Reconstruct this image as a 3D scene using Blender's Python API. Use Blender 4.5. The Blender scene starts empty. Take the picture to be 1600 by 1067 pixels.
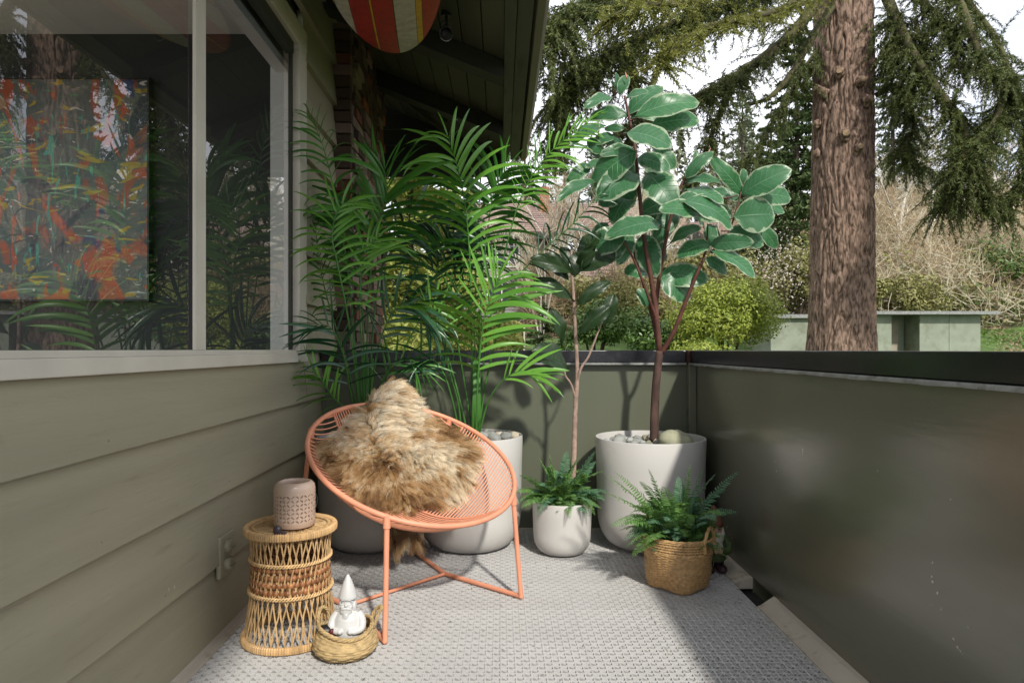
import bpy, math, random
import numpy as np
from mathutils import Vector, Matrix, noise as mnoise

# ---------------------------------------------------------------- camera, sky, sun, exposure
sc = bpy.context.scene
COL = sc.collection
EYE = 1.07
cam_d = bpy.data.cameras.new('camera'); cam = bpy.data.objects.new('camera', cam_d); COL.objects.link(cam)
cam.location = (0, 0, EYE); cam.rotation_euler = (math.radians(90), 0, 0)
cam_d.sensor_width = 36; cam_d.lens = 36 * 1040 / 1600
cam_d.shift_x = 18 / 1600; cam_d.shift_y = 12.5 / 1600
cam_d.clip_start = 0.05; cam_d.clip_end = 600
sc.camera = cam

SUN_V = Vector((-.42, 1.13, -1)).normalized()          # the way the light travels
SUN_EL = math.asin(-SUN_V.z)
SUN_AZ = math.atan2(-SUN_V.x, -SUN_V.y)                 # compass angle from +Y towards +X
world = bpy.data.worlds.new('World'); sc.world = world; world.use_nodes = True
wn, wl = world.node_tree.nodes, world.node_tree.links
wn.clear()
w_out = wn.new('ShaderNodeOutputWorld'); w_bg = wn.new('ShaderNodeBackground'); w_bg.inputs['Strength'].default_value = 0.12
w_sky = wn.new('ShaderNodeTexSky'); w_sky.sky_type = 'NISHITA'; w_sky.sun_disc = False
w_sky.sun_elevation = SUN_EL; w_sky.sun_rotation = SUN_AZ; w_sky.air_density = 1.2; w_sky.dust_density = 2.0
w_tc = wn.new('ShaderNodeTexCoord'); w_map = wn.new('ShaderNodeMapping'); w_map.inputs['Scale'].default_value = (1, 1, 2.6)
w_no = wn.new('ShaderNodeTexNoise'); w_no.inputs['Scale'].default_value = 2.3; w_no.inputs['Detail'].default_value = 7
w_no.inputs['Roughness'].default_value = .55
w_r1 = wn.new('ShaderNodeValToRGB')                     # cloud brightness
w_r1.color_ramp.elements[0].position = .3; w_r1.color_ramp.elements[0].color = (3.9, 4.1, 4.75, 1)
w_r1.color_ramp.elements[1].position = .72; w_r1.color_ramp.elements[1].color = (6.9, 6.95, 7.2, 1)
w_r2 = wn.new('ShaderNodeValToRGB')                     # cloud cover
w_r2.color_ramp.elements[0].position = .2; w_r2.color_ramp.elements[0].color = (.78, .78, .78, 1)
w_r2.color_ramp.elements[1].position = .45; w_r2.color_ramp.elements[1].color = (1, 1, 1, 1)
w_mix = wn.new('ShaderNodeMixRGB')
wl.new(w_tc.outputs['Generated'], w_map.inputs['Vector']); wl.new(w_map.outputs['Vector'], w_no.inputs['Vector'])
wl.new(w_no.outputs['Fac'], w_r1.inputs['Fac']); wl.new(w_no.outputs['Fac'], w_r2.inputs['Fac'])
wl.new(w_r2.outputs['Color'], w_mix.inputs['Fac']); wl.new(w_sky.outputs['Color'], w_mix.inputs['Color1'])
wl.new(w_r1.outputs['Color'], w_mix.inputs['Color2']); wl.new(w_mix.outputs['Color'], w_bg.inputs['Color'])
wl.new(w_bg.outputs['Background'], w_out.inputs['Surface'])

sun_d = bpy.data.lights.new('sun', 'SUN'); sun = bpy.data.objects.new('sun', sun_d); COL.objects.link(sun)
sun_d.energy = 2.0; sun_d.angle = math.radians(2.6); sun_d.color = (1, .95, .86)
sun.rotation_euler = SUN_V.to_track_quat('-Z', 'Y').to_euler()
sc.view_settings.view_transform = 'Standard'; sc.view_settings.look = 'None'
sc.view_settings.exposure = 0.98; sc.view_settings.gamma = 1; sc.view_settings.use_curve_mapping = False
sc.render.engine = 'CYCLES'
sc.cycles.use_denoising = True
sc.cycles.max_bounces = 10; sc.cycles.diffuse_bounces = 6; sc.cycles.transparent_max_bounces = 12; sc.cycles.caustics_reflective = False; sc.cycles.caustics_refractive = False
sc.cycles.sample_clamp_indirect = 6

# ---------------------------------------------------------------- helpers
F = 1040.0
def P(px, py, d):                                        # a point of the photograph at distance d
    return Vector(((px - 782) / F * d, d, EYE - (py - 546) / F * d))
def S(r, g, b):
    f = lambda c: (c / 255 / 12.92) if c <= 10.3 else ((c / 255 + .055) / 1.055) ** 2.4
    return (f(r), f(g), f(b))
def wloc(o):
    v = Vector((0, 0, 0))
    while o is not None:
        v += o.location; o = o.parent
    return v
def thing(name, label, cat, loc=(0, 0, 0), group=None, kind=None):
    o = bpy.data.objects.new(name, None); COL.objects.link(o); o.location = loc
    tag(o, label, cat, group, kind); return o
def tag(o, label=None, cat=None, group=None, kind=None):
    if label: o['label'] = label
    if cat: o['category'] = cat
    if group: o['group'] = group
    if kind: o['kind'] = kind
    return o

class MB:
    """collects shapes into one mesh"""
    def __init__(self): self.v = []; self.f = []; self.n = 0; self.uv = []; self.has_uv = False
    def add(self, verts, faces, uv=None):
        verts = np.asarray(verts, float).reshape(-1, 3)
        self.v.append(verts)
        self.f.extend([tuple(i + self.n for i in f) for f in faces])
        if uv is not None: self.has_uv = True; self.uv.append(np.asarray(uv, float))
        else: self.uv.append(np.zeros((len(verts), 2)))
        self.n += len(verts); return self
    def box(self, a, b):
        x0, y0, z0 = a; x1, y1, z1 = b
        if x0 > x1: x0, x1 = x1, x0
        if y0 > y1: y0, y1 = y1, y0
        if z0 > z1: z0, z1 = z1, z0
        return self.add([(x0,y0,z0),(x1,y0,z0),(x1,y1,z0),(x0,y1,z0),(x0,y0,z1),(x1,y0,z1),(x1,y1,z1),(x0,y1,z1)],
            [(3,2,1,0),(4,5,6,7),(0,1,5,4),(1,2,6,5),(2,3,7,6),(3,0,4,7)])
    def prism(self, poly, axis, a, b):
        """poly: list of 2D points; axis 'y' -> (x,z) section extruded along y"""
        n = len(poly); vs = []
        for t in (a, b):
            for p, q in poly:
                vs.append({'y': (p, t, q), 'x': (t, p, q), 'z': (p, q, t)}[axis])
        fs = [tuple(range(n)), tuple(range(2*n-1, n-1, -1))] + [(i, (i+1) % n + 0, (i+1) % n + n, i + n)[::-1] for i in range(n)]
        return self.add(vs, fs)
    def tube(self, pts, rad, n=8, caps=True, closed=False, flat=1.0):
        pts = [Vector(p) for p in pts]; m = len(pts)
        if not hasattr(rad, '__len__'): rad = [rad] * m
        T = []
        for i in range(m):
            if closed: t = pts[(i+1) % m] - pts[i-1]
            else: t = pts[min(i+1, m-1)] - pts[max(i-1, 0)]
            T.append(t.normalized() if t.length > 1e-9 else Vector((0,0,1)))
        u = T[0].orthogonal().normalized(); vs = []
        for i in range(m):
            u = (u - T[i] * u.dot(T[i]));
            u = u.normalized() if u.length > 1e-6 else T[i].orthogonal().normalized()
            w = T[i].cross(u)
            for k in range(n):
                a = 2*math.pi*k/n
                vs.append(pts[i] + (u*math.cos(a) + w*math.sin(a)*flat) * rad[i])
        fs = []
        for i in range(m if closed else m-1):
            j = (i+1) % m
            for k in range(n):
                l = (k+1) % n; fs.append((i*n+k, i*n+l, j*n+l, j*n+k))
        if caps and not closed:
            fs.append(tuple(range(n-1, -1, -1))); fs.append(tuple((m-1)*n + k for k in range(n)))
        return self.add(vs, fs)
    def lathe(self, prof, c, n=48, fn=None, close_b=True, close_t=False):
        c = Vector(c); vs = []; m = len(prof)
        for j, (r, z) in enumerate(prof):
            for k in range(n):
                a = 2*math.pi*k/n; rr = fn(r, z, a, j) if fn else r
                vs.append((c.x + rr*math.cos(a), c.y + rr*math.sin(a), c.z + z))
        fs = [(j*n+k, j*n+(k+1) % n, (j+1)*n+(k+1) % n, (j+1)*n+k) for j in range(m-1) for k in range(n)]
        if close_b: fs.append(tuple(range(n-1, -1, -1)))
        if close_t: fs.append(tuple((m-1)*n+k for k in range(n)))
        return self.add(vs, fs)
    def ball(self, c, r, n=12, m=8, rough=0, seed=0, rot=None):
        c = Vector(c); r = Vector(r) if hasattr(r, '__len__') else Vector((r, r, r)); vs = []
        for j in range(m+1):
            th = math.pi*j/m
            for k in range(n):
                a = 2*math.pi*k/n
                d = Vector((math.sin(th)*math.cos(a), math.sin(th)*math.sin(a), -math.cos(th)))
                s = 1 + (rough*mnoise.noise(d*1.6 + Vector((seed*7.1, 0, 3*seed))) if rough else 0)
                p = Vector((d.x*r.x, d.y*r.y, d.z*r.z)) * s
                if rot: p = rot @ p
                vs.append(c + p)
        fs = [(j*n+k, j*n+(k+1) % n, (j+1)*n+(k+1) % n, (j+1)*n+k) for j in range(m) for k in range(n)]
        return self.add(vs, fs)
    def mesh(self, name, mat, smooth=True, off=(0, 0, 0)):
        me = bpy.data.meshes.new(name)
        v = np.concatenate(self.v) - np.array(off, float)
        me.from_pydata(v.tolist(), [], self.f)
        if self.has_uv:
            uv = np.concatenate(self.uv); lay = me.uv_layers.new(name='UVMap')
            li = np.empty(len(me.loops), np.int32); me.loops.foreach_get('vertex_index', li)
            lay.data.foreach_set('uv', uv[li].ravel())
        for mm in (mat if isinstance(mat, (list, tuple)) else [mat]): me.materials.append(mm)
        if smooth: me.shade_smooth()
        me.update(); return me
    def build(self, name, mat, parent=None, smooth=False, label=None, kind=None, bevel=0, auto=False):
        off = wloc(parent) if parent else (0, 0, 0)
        me = self.mesh(name, mat, smooth, off)
        if auto:
            try: me.set_sharp_from_angle(angle=math.radians(38))
            except Exception: pass
        o = bpy.data.objects.new(name, me); COL.objects.link(o)
        if parent: o.parent = parent
        if bevel:
            b = o.modifiers.new('bevel', 'BEVEL'); b.width = bevel; b.segments = 2; b.limit_method = 'ANGLE'
        tag(o, label=label, kind=kind); return o
def tri_mesh(name, V, nper, mat, parent=None, kind=None, uv=None, label=None):
    """V: (k, nper, 3) polygons of nper corners, fast"""
    V = np.asarray(V, np.float32); k = len(V)
    off = np.array(wloc(parent) if parent else (0, 0, 0), np.float32)
    me = bpy.data.meshes.new(name)
    me.vertices.add(k*nper); me.vertices.foreach_set('co', (V.reshape(-1, 3) - off).ravel())
    me.loops.add(k*nper); me.loops.foreach_set('vertex_index', np.arange(k*nper, dtype=np.int32))
    me.polygons.add(k); me.polygons.foreach_set('loop_start', np.arange(0, k*nper, nper, dtype=np.int32))
    me.polygons.foreach_set('loop_total', np.full(k, nper, np.int32))
    me.update(calc_edges=True); me.materials.append(mat)
    o = bpy.data.objects.new(name, me); COL.objects.link(o)
    if parent: o.parent = parent
    tag(o, kind=kind, label=label); return o
def inst(name, me, M, parent):
    o = bpy.data.objects.new(name, me); COL.objects.link(o)
    if parent: o.parent = parent; M = Matrix.Translation(-wloc(parent)) @ M
    o.matrix_local = M; return o
def frame(pos, x, z, s=(1, 1, 1)):
    """matrix whose local x axis follows x and local z is close to z"""
    x = Vector(x).normalized(); z = Vector(z); y = z.cross(x)
    y = y.normalized() if y.length > 1e-6 else x.orthogonal().normalized()
    z = x.cross(y)
    return Matrix(((x.x*s[0], y.x*s[1], z.x*s[2], pos[0]), (x.y*s[0], y.y*s[1], z.y*s[2], pos[1]), (x.z*s[0], y.z*s[1], z.z*s[2], pos[2]), (0, 0, 0, 1)))
def spline(pts, n):
    """Catmull-Rom through pts, n samples"""
    p = [Vector(q) for q in pts]; p = [p[0]*2 - p[1]] + p + [p[-1]*2 - p[-2]]; out = []
    m = len(p) - 3
    for i in range(n):
        t = i/(n-1)*m; k = min(int(t), m-1); t -= k
        a, b, c, d = p[k:k+4]
        out.append(.5*((2*b) + (c-a)*t + (2*a-5*b+4*c-d)*t*t + (3*b-a-3*c+d)*t**3))
    return out

# ---------------------------------------------------------------- materials
def nmat(name):
    m = bpy.data.materials.new(name); m.use_nodes = True; n, l = m.node_tree.nodes, m.node_tree.links
    b = n['Principled BSDF']; return m, n, l, b
def pm(name, col, rough=.6, var=.18, scale=6, bump=.15, bscale=60, bdist=.004, stretch=(1, 1, 1), metallic=0, spec=.4,
       col2=None, rnd=0, island=0, coat=0, detail=5, sss=0, chips=None, dirt=None, dirt_scale=3, dirt_pos=.6):
    m, n, l, b = nmat(name)
    tc = n.new('ShaderNodeTexCoord'); mp = n.new('ShaderNodeMapping'); mp.inputs['Scale'].default_value = stretch
    l.new(tc.outputs['Object'], mp.inputs['Vector'])
    no = n.new('ShaderNodeTexNoise'); no.inputs['Scale'].default_value = scale; no.inputs['Detail'].default_value = detail
    l.new(mp.outputs['Vector'], no.inputs['Vector'])
    rp = n.new('ShaderNodeValToRGB'); rp.color_ramp.elements[0].position = .3; rp.color_ramp.elements[1].position = .7
    c2 = col2 or tuple(min(1, c*(1+var)) for c in col); c1 = tuple(c*(1-var) for c in col) if not col2 else col
    rp.color_ramp.elements[0].color = (*c1, 1); rp.color_ramp.elements[1].color = (*c2, 1)
    l.new(no.outputs['Fac'], rp.inputs['Fac']); out = rp.outputs['Color']
    if rnd or island:
        if rnd: oi = n.new('ShaderNodeObjectInfo'); src = oi.outputs['Random']; amt = rnd
        else: oi = n.new('ShaderNodeNewGeometry'); src = oi.outputs['Random Per Island']; amt = island
        mr = n.new('ShaderNodeMapRange'); mr.inputs['To Min'].default_value = 1-amt; mr.inputs['To Max'].default_value = 1+amt
        l.new(src, mr.inputs['Value']); mu = n.new('ShaderNodeVectorMath'); mu.operation = 'SCALE'
        l.new(out, mu.inputs[0]); l.new(mr.outputs['Result'], mu.inputs['Scale']); out = mu.outputs['Vector']
    if dirt:
        dn = n.new('ShaderNodeTexNoise'); dn.inputs['Scale'].default_value = dirt_scale; dn.inputs['Detail'].default_value = 8; dn.inputs['Roughness'].default_value = .7
        l.new(mp.outputs['Vector'], dn.inputs['Vector'])
        dr = n.new('ShaderNodeValToRGB'); dr.color_ramp.elements[0].position = dirt_pos; dr.color_ramp.elements[1].position = dirt_pos+.15
        l.new(dn.outputs['Fac'], dr.inputs['Fac']); mx = n.new('ShaderNodeMixRGB'); mx.inputs['Color2'].default_value = (*dirt, 1)
        l.new(dr.outputs['Color'], mx.inputs['Fac']); l.new(out, mx.inputs['Color1']); out = mx.outputs['Color']
    if chips:                                            # small paint chips and scuffs
        cn_ = n.new('ShaderNodeTexNoise'); cn_.inputs['Scale'].default_value = 55; cn_.inputs['Detail'].default_value = 3; l.new(tc.outputs['Object'], cn_.inputs['Vector'])
        c2n = n.new('ShaderNodeTexNoise'); c2n.inputs['Scale'].default_value = 2.1; l.new(tc.outputs['Object'], c2n.inputs['Vector'])
        ad = n.new('ShaderNodeMath'); ad.operation = 'ADD'; l.new(cn_.outputs['Fac'], ad.inputs[0]); l.new(c2n.outputs['Fac'], ad.inputs[1])
        cr_ = n.new('ShaderNodeValToRGB'); cr_.color_ramp.elements[0].position = .0; cr_.color_ramp.elements[1].position = 1
        mr2 = n.new('ShaderNodeMapRange'); mr2.inputs['From Min'].default_value = 1.40; mr2.inputs['From Max'].default_value = 1.44; l.new(ad.outputs[0], mr2.inputs['Value'])
        mx = n.new('ShaderNodeMixRGB'); mx.inputs['Color2'].default_value = (*chips, 1); l.new(mr2.outputs['Result'], mx.inputs['Fac']); l.new(out, mx.inputs['Color1']); out = mx.outputs['Color']
    l.new(out, b.inputs['Base Color'])
    b.inputs['Roughness'].default_value = rough; b.inputs['Metallic'].default_value = metallic
    b.inputs['Specular IOR Level'].default_value = spec; b.inputs['Coat Weight'].default_value = coat
    if bump:
        bn = n.new('ShaderNodeTexNoise'); bn.inputs['Scale'].default_value = bscale; bn.inputs['Detail'].default_value = 4
        l.new(mp.outputs['Vector'], bn.inputs['Vector']); bp = n.new('ShaderNodeBump')
        bp.inputs['Strength'].default_value = bump; bp.inputs['Distance'].default_value = bdist
        l.new(bn.outputs['Fac'], bp.inputs['Height']); l.new(bp.outputs['Normal'], b.inputs['Normal'])
    return m
def leafmat(name, c1, c2, trans=.35, rough=.5, spec=.4, rnd='island', veins=None):
    """foliage: two greens picked leaf by leaf, some light passing through"""
    m, n, l, b = nmat(name)
    if rnd == 'island': g = n.new('ShaderNodeNewGeometry'); src = g.outputs['Random Per Island']
    else: g = n.new('ShaderNodeObjectInfo'); src = g.outputs['Random']
    mx = n.new('ShaderNodeMixRGB'); mx.inputs['Color1'].default_value = (*c1, 1); mx.inputs['Color2'].default_value = (*c2, 1)
    l.new(src, mx.inputs['Fac']); b.inputs['Roughness'].default_value = rough; b.inputs['Specular IOR Level'].default_value = spec
    l.new(mx.outputs['Color'], b.inputs['Base Color'])
    if trans:
        t = n.new('ShaderNodeBsdfTranslucent'); l.new(mx.outputs['Color'], t.inputs['Color'])
        ms = n.new('ShaderNodeMixShader'); ms.inputs['Fac'].default_value = trans
        l.new(b.outputs['BSDF'], ms.inputs[1]); l.new(t.outputs['BSDF'], ms.inputs[2]); l.new(ms.outputs['Shader'], n['Material Output'].inputs['Surface'])
    return m
R = random.Random(7)
RN = np.random.default_rng(7)

M_siding = pm('siding_paint', (.325, .302, .208), rough=.5, var=.12, scale=3, bump=.6, bscale=34, bdist=.003, stretch=(1, .16, 2.2), rnd=.05, dirt=(.25, .22, .15), dirt_scale=14, dirt_pos=.60, chips=(.5, .47, .4))
M_wtrim = pm('window_trim_paint', (.60, .57, .48), rough=.45, var=.08, scale=5, bump=.1, bscale=60, dirt=(.2, .18, .14), dirt_scale=14, dirt_pos=.68)
M_olive = pm('parapet_paint_lit', (.108, .118, .08), rough=.42, var=.08, scale=2.5, bump=.12, bscale=30, bdist=.003, stretch=(1, 1, .25), spec=.5)  # same paint as the side parapet, toned darker for its sunlit face
M_parap = pm('parapet_paint_shaded', (.135, .135, .098), rough=.21, var=.14, scale=1.6, bump=.12, bscale=22, bdist=.003, stretch=(1, .3, 2.2), spec=.9, dirt=(.115, .125, .09), dirt_scale=1.6, dirt_pos=.53, chips=(.5, .5, .44))  # same paint as the far parapet, toned lighter for its shaded face
M_cap = pm('black_cap_metal', (.016, .016, .019), rough=.22, var=.3, scale=12, bump=.08, bscale=20, stretch=(1, .3, 1), spec=.6, dirt=(.05, .05, .045), dirt_scale=20, dirt_pos=.62)
M_flash = pm('grey_flashing', (.26, .27, .26), rough=.4, var=.3, scale=20, bump=.3, bscale=60, dirt=(.09, .09, .06), dirt_scale=25, dirt_pos=.55)
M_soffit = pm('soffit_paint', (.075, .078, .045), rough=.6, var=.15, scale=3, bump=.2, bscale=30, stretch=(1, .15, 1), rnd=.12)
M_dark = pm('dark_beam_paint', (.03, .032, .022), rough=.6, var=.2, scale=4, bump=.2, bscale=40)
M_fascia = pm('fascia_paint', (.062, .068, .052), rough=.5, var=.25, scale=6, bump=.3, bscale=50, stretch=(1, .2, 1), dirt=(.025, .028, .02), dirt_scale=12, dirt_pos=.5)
M_gutter = pm('gutter_metal', (.17, .155, .12), rough=.35, var=.25, scale=6, bump=.1, bscale=30, stretch=(1, .1, 1), metallic=.2)
M_trim = pm('deck_trim', (.50, .45, .37), rough=.6, var=.12, scale=5, bump=.2, bscale=80, dirt=(.28, .24, .17), dirt_scale=7, dirt_pos=.55)
M_tile = pm('deck_tile_plastic', (.56, .555, .545), rough=.6, var=.1, scale=2.2, bump=.15, bscale=180, bdist=.001, rnd=.02, dirt=(.40, .37, .33), dirt_scale=16, dirt_pos=.66)
M_under = pm('deck_membrane', (.02, .019, .017), rough=.9, var=.4, scale=30)
M_white = pm('white_pot', (.59, .575, .55), rough=.42, var=.03, scale=3, bump=.08, bscale=120, bdist=.001, dirt=(.52, .48, .41), dirt_scale=7, dirt_pos=.60)
M_soil = pm('soil', (.05, .035, .022), rough=.95, var=.5, scale=60, bump=1, bscale=60, bdist=.02)
M_coral = pm('coral_powder_coat', (.78, .33, .20), rough=.42, var=.08, scale=10, bump=.06, bscale=200, bdist=.001, dirt=(.62, .24, .14), dirt_scale=30, dirt_pos=.68)
M_cord = pm('coral_cord', (.80, .36, .22), rough=.5, var=.06, scale=30, rnd=.06, bump=0)
M_cane = pm('cane', (.55, .37, .18), rough=.55, var=.25, scale=40, bump=.3, bscale=300, bdist=.001, rnd=.22)
M_band = pm('cane_band', (.56, .36, .17), rough=.5, var=.28, scale=60, bump=.3, bscale=200, bdist=.001, stretch=(1, 1, .12))
M_bead = pm('wooden_bead', (.26, .11, .045), rough=.4, var=.35, scale=60, bump=.1, bscale=80, rnd=.45)
M_sea = pm('seagrass', (.46, .33, .16), rough=.75, var=.3, scale=45, bump=.7, bscale=260, bdist=.002, stretch=(1, 1, 1.5))
M_bamb = pm('bamboo_weave', (.52, .33, .15), rough=.42, var=.3, scale=70, bump=.3, bscale=200, bdist=.001)
M_clay = pm('lantern_ceramic', (.55, .41, .32), rough=.28, var=.06, scale=8, bump=.04, bscale=60, spec=.55)
M_gnomew = pm('white_ceramic', (.60, .60, .59), rough=.3, var=.04, scale=10, bump=.05, bscale=40, spec=.5)
M_snail = pm('snail_resin', (.045, .035, .045), rough=.35, var=.5, scale=70, bump=.5, bscale=150)
M_glint = pm('lamp_metal', (.35, .35, .36), rough=.2, var=.1, metallic=1, bump=0)
M_black = pm('black_plastic', (.015, .015, .017), rough=.4, var=.2)
# ================================================================ the balcony floor
deck = MB().box((-1.10, -2.5, -.08), (1.16, 4.0, -.036)).build('deck_floor', M_under)
tag(deck, kind='structure')
def tile_mesh(nx=6, ny=6):
    """grille tile: every cell is a square cut into eight triangles by its diagonals and mid lines; each triangle is a hole"""
    p = .3048/6; mb = MB(); t = .014
    for i in range(nx):
        for j in range(ny):
            cx, cy = (i+.5)*p, (j+.5)*p; h = p/2
            ring = [(h,0),(h,h),(0,h),(-h,h),(-h,0),(-h,-h),(0,-h),(h,-h)]
            for k in range(8):
                A = np.array([0., 0.]); B = np.array(ring[k], float); Cc = np.array(ring[(k+1) % 8], float)
                g = (A*1.25 + B + Cc)/3.25; s = .74
                tri = [A, B, Cc]; inn = [g + (q-g)*s for q in tri]
                top = [(cx+q[0], cy+q[1], 0) for q in tri + inn] + [(cx+q[0], cy+q[1], -.014) for q in inn]
                fs = []
                for e in range(3):
                    f = (e+1) % 3
                    fs.append((e, f, f+3, e+3)); fs.append((e+3, f+3, f+6, e+6))
                mb.add(top, fs)
    g = .0006; W = nx*p; H = ny*p
    for a, b in (((0,0),(W,0)), ((W,0),(W,H)), ((W,H),(0,H)), ((0,H),(0,0))):
        mb.add([(*a, 0), (*b, 0), (*b, -.012), (*a, -.012)], [(3, 2, 1, 0)])
    return mb.mesh('tile', M_tile, smooth=False)
tm = tile_mesh(); T = .3048
for j in range(-4, 13):
    for i in range(-4, 4):
        x = i*T
        if j < 0 and False: continue
        if i == -4: continue                     # a cut column is laid below
        if i == 3: continue
        y = 3.955 - (j+1)*T
        o = inst('tile', tm, Matrix.Translation((x+.001, y+.001, R.uniform(-.0003, .0003))) @ Matrix.Diagonal((.9985, .9985, 1, 1)), deck)
hm = tile_mesh(2, 6); hm2 = tile_mesh(3, 6)
for j in range(-4, 13):
    y = 3.955 - (j+1)*T
    inst('tile', hm, Matrix.Translation((-3*T - 2*T/6 + .001, y+.001, 0)) @ Matrix.Diagonal((.9985, .9985, 1, 1)), deck)
    inst('tile', hm2, Matrix.Translation((3*T + .001, y+.001, 0)) @ Matrix.Diagonal((.9985, .9985, 1, 1)), deck)
# edge trims
MB().prism([(-1.085, -.02), (-1.008, -.02), (-1.008, .006), (-1.03, .012), (-1.06, .03), (-1.085, .034)], 'y', -2.5, 3.955).build('edge_trim', M_trim, deck)
MB().prism([(1.068, -.02), (1.155, -.02), (1.155, .032), (1.13, .03), (1.085, .01), (1.068, .006)], 'y', 3.035, 3.955).build('edge_trim', M_trim, deck)
mb = MB(); mb.prism([(1.068, -.02), (1.155, -.02), (1.155, .034), (1.13, .03), (1.085, .01), (1.068, .006)], 'y', -2.5, 2.765)
mb.build('edge_trim', M_trim, deck)
MB().add([(1.068, 2.755, .008), (1.075, 2.765, .006), (1.152, 2.80, .035), (1.152, 2.74, .036)], [(0, 3, 2, 1)]).build('trim_flap', M_trim, deck)
MB().box((-1.05, 3.94, -.02), (1.15, 3.957, .012)).build('edge_trim', M_trim, deck)

# grit, needles and bits of leaf on the deck
q_ = []
for k in range(420):
    near = R.random() < .55
    x_ = R.uniform(.55, 1.06) if near else R.uniform(-1.0, 1.06); y_ = R.uniform(1.9, 3.9)
    a_ = R.uniform(0, 3.14); L_ = R.uniform(.003, .014); w_ = R.uniform(.0008, .002)
    dx, dy = math.cos(a_)*L_, math.sin(a_)*L_; ex, ey = -math.sin(a_)*w_, math.cos(a_)*w_; z_ = .0022
    q_.append([(x_-dx, y_-dy, z_), (x_-ex, y_-ey, z_+.001), (x_+dx, y_+dy, z_+R.uniform(0, .002)), (x_+ex, y_+ey, z_+.001)])
M_deb = pm('leaf_debris', (.09, .055, .03), rough=.9, var=.5, scale=40, bump=0)
tri_mesh('debris', np.array(q_), 4, M_deb, None, kind='stuff')

# ================================================================ parapets
def parapet_right():
    t = thing('parapet_wall', 'olive painted side parapet with scuffed paint and an open drain slot at its foot', 'wall', (1.21, 1, 0))
    Y0, Y1 = -2.5, 3.96
    mb = MB()
    mb.box((1.15, Y0, .034), (1.27, Y1, .992)); mb.box((1.15, Y0, -.4), (1.27, 2.765, .0335)); mb.box((1.15, 3.03, -.4), (1.27, Y1, .0335))
    mb.build('wall_panel', M_parap, t)
    MB().box((1.24, 2.766, -.1), (1.27, 3.029, .0330)).build('drain_back', M_under, t)
    MB().box((1.112, Y0, .992), (1.31, 3.905, 1.0655)).build('cap', M_cap, t, bevel=.004)
    mb = MB(); n = 120
    vs = []
    for i in range(n+1):
        y = Y0 + (3.90-Y0)*i/n; w = .004*mnoise.noise(Vector((y*9, 0, 0))) + .003*mnoise.noise(Vector((y*31, 3, 0)))
        vs += [(1.104, y, .9915), (1.098 + w, y, .978 + w*.8), (1.149, y, .981)]
    mb.add(vs, [(3*i, 3*i+1, 3*i+4, 3*i+3) for i in range(n)] + [(3*i+1, 3*i+2, 3*i+5, 3*i+4) for i in range(n)])
    mb.build('flashing', M_flash, t, smooth=True)
    MB().box((1.105, 3.90, .0), (1.149, 3.958, .985)).build('corner_post', M_parap, t, bevel=.003)
    MB().box((1.095, 3.902, .985), (1.155, 3.96, 1.0645)).build('corner_cap', M_rust, t, bevel=.003)
    for k, (y, z) in enumerate(((1.30, .55), (1.7, .22), (2.2, .35))):
        pass
    return t
M_rust = pm('rusty_metal', (.07, .035, .025), rough=.8, var=.5, scale=30, bump=.4)
parapet_right()
t = thing('parapet_wall', 'sunlit olive green parapet at the far end of the balcony, behind the planters', 'wall', (0, 4.0, 0))
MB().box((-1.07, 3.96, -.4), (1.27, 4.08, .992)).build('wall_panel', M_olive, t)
MB().box((-1.06, 3.925, .992), (1.094, 4.11, 1.0645)).build('cap', M_cap, t, bevel=.004)
MB().box((-1.06, 3.915, .980), (1.094, 3.958, .9915)).build('flashing', M_flash, t)

# ================================================================ the house
house = thing('house', 'olive brown house side with lap siding, big window, brick chimney and deep eave', 'house', (-2, 2, 0))
WX = -1.07
M_nail = pm('painted_nail', (.22, .195, .14), rough=.6, var=.2)
def board(y0, y1, z0, z1):
    mb = MB(); n = max(2, int((y1-y0)/.25)); vs = []
    for i in range(n+1):
        y = y0 + (y1-y0)*i/n; w = .0015*mnoise.noise(Vector((y*2.3, z0*9, 1))); w2 = .002*mnoise.noise(Vector((y*1.7, z0*5, 8)))
        vs += [(WX-.004+w, y, z1), (WX+.028+w, y, z0+w2), (WX-.006, y, z0+w2+.001), (WX-.03, y, z1)]
    fs = []
    for i in range(n):
        a, b = 4*i, 4*i+4
        fs += [(a, a+1, b+1, b), (a+1, a+2, b+2, b+1), (a+2, a+3, b+3, b+2), (a+3, a, b, b+3)]
    fs += [(3, 2, 1, 0), (4*n, 4*n+1, 4*n+2, 4*n+3)]
    mb.add(vs, fs); bd_ = mb.build('siding_board', M_siding, house)
    if y1 - y0 > 2 and z1 < 1.2:
        nb_ = MB(); y = y0 + .2
        while y < y1:
            xx = WX + .0265 - .028*(.03/(z1-z0)); zz0 = z0 + .03 + R.uniform(-.004, .004)
            nb_.tube([(xx-.004, y, zz0), (xx+.0008, y, zz0)], .0032, n=8); y += .405 + R.uniform(-.02, .02)
        nb_.build('nail_head', M_nail, bd_)
SP = .2617; WY1 = 3.60
for k in range(0, 13):
    z0 = .008 + SP*k; z1 = z0 + SP + .012
    if k < 3: board(-2.5, 4.26, z0, z1)
    elif k == 3: board(-2.5, WY1, z0, 1.02); board(WY1+.001, 4.26, z0, z1)
    else: board(WY1 - .01, 4.26, z0, z1)
for k in range(11, 13):
    board(-2.5, WY1-.012, .008+SP*k, .008+SP*(k+1)+.012)
MB().box((-1.2, -2.5, -.5), (WX-.032, 4.26, 1.0)).build('wall_core', M_dark, house)
MB().box((-1.2, 3.6, 1.0), (WX-.032, 4.26, 3.35)).build('wall_core', M_dark, house)
MB().box((-1.2, -2.5, 2.87), (WX-.032, 3.6, 3.35)).build('wall_core', M_dark, house)

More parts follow.
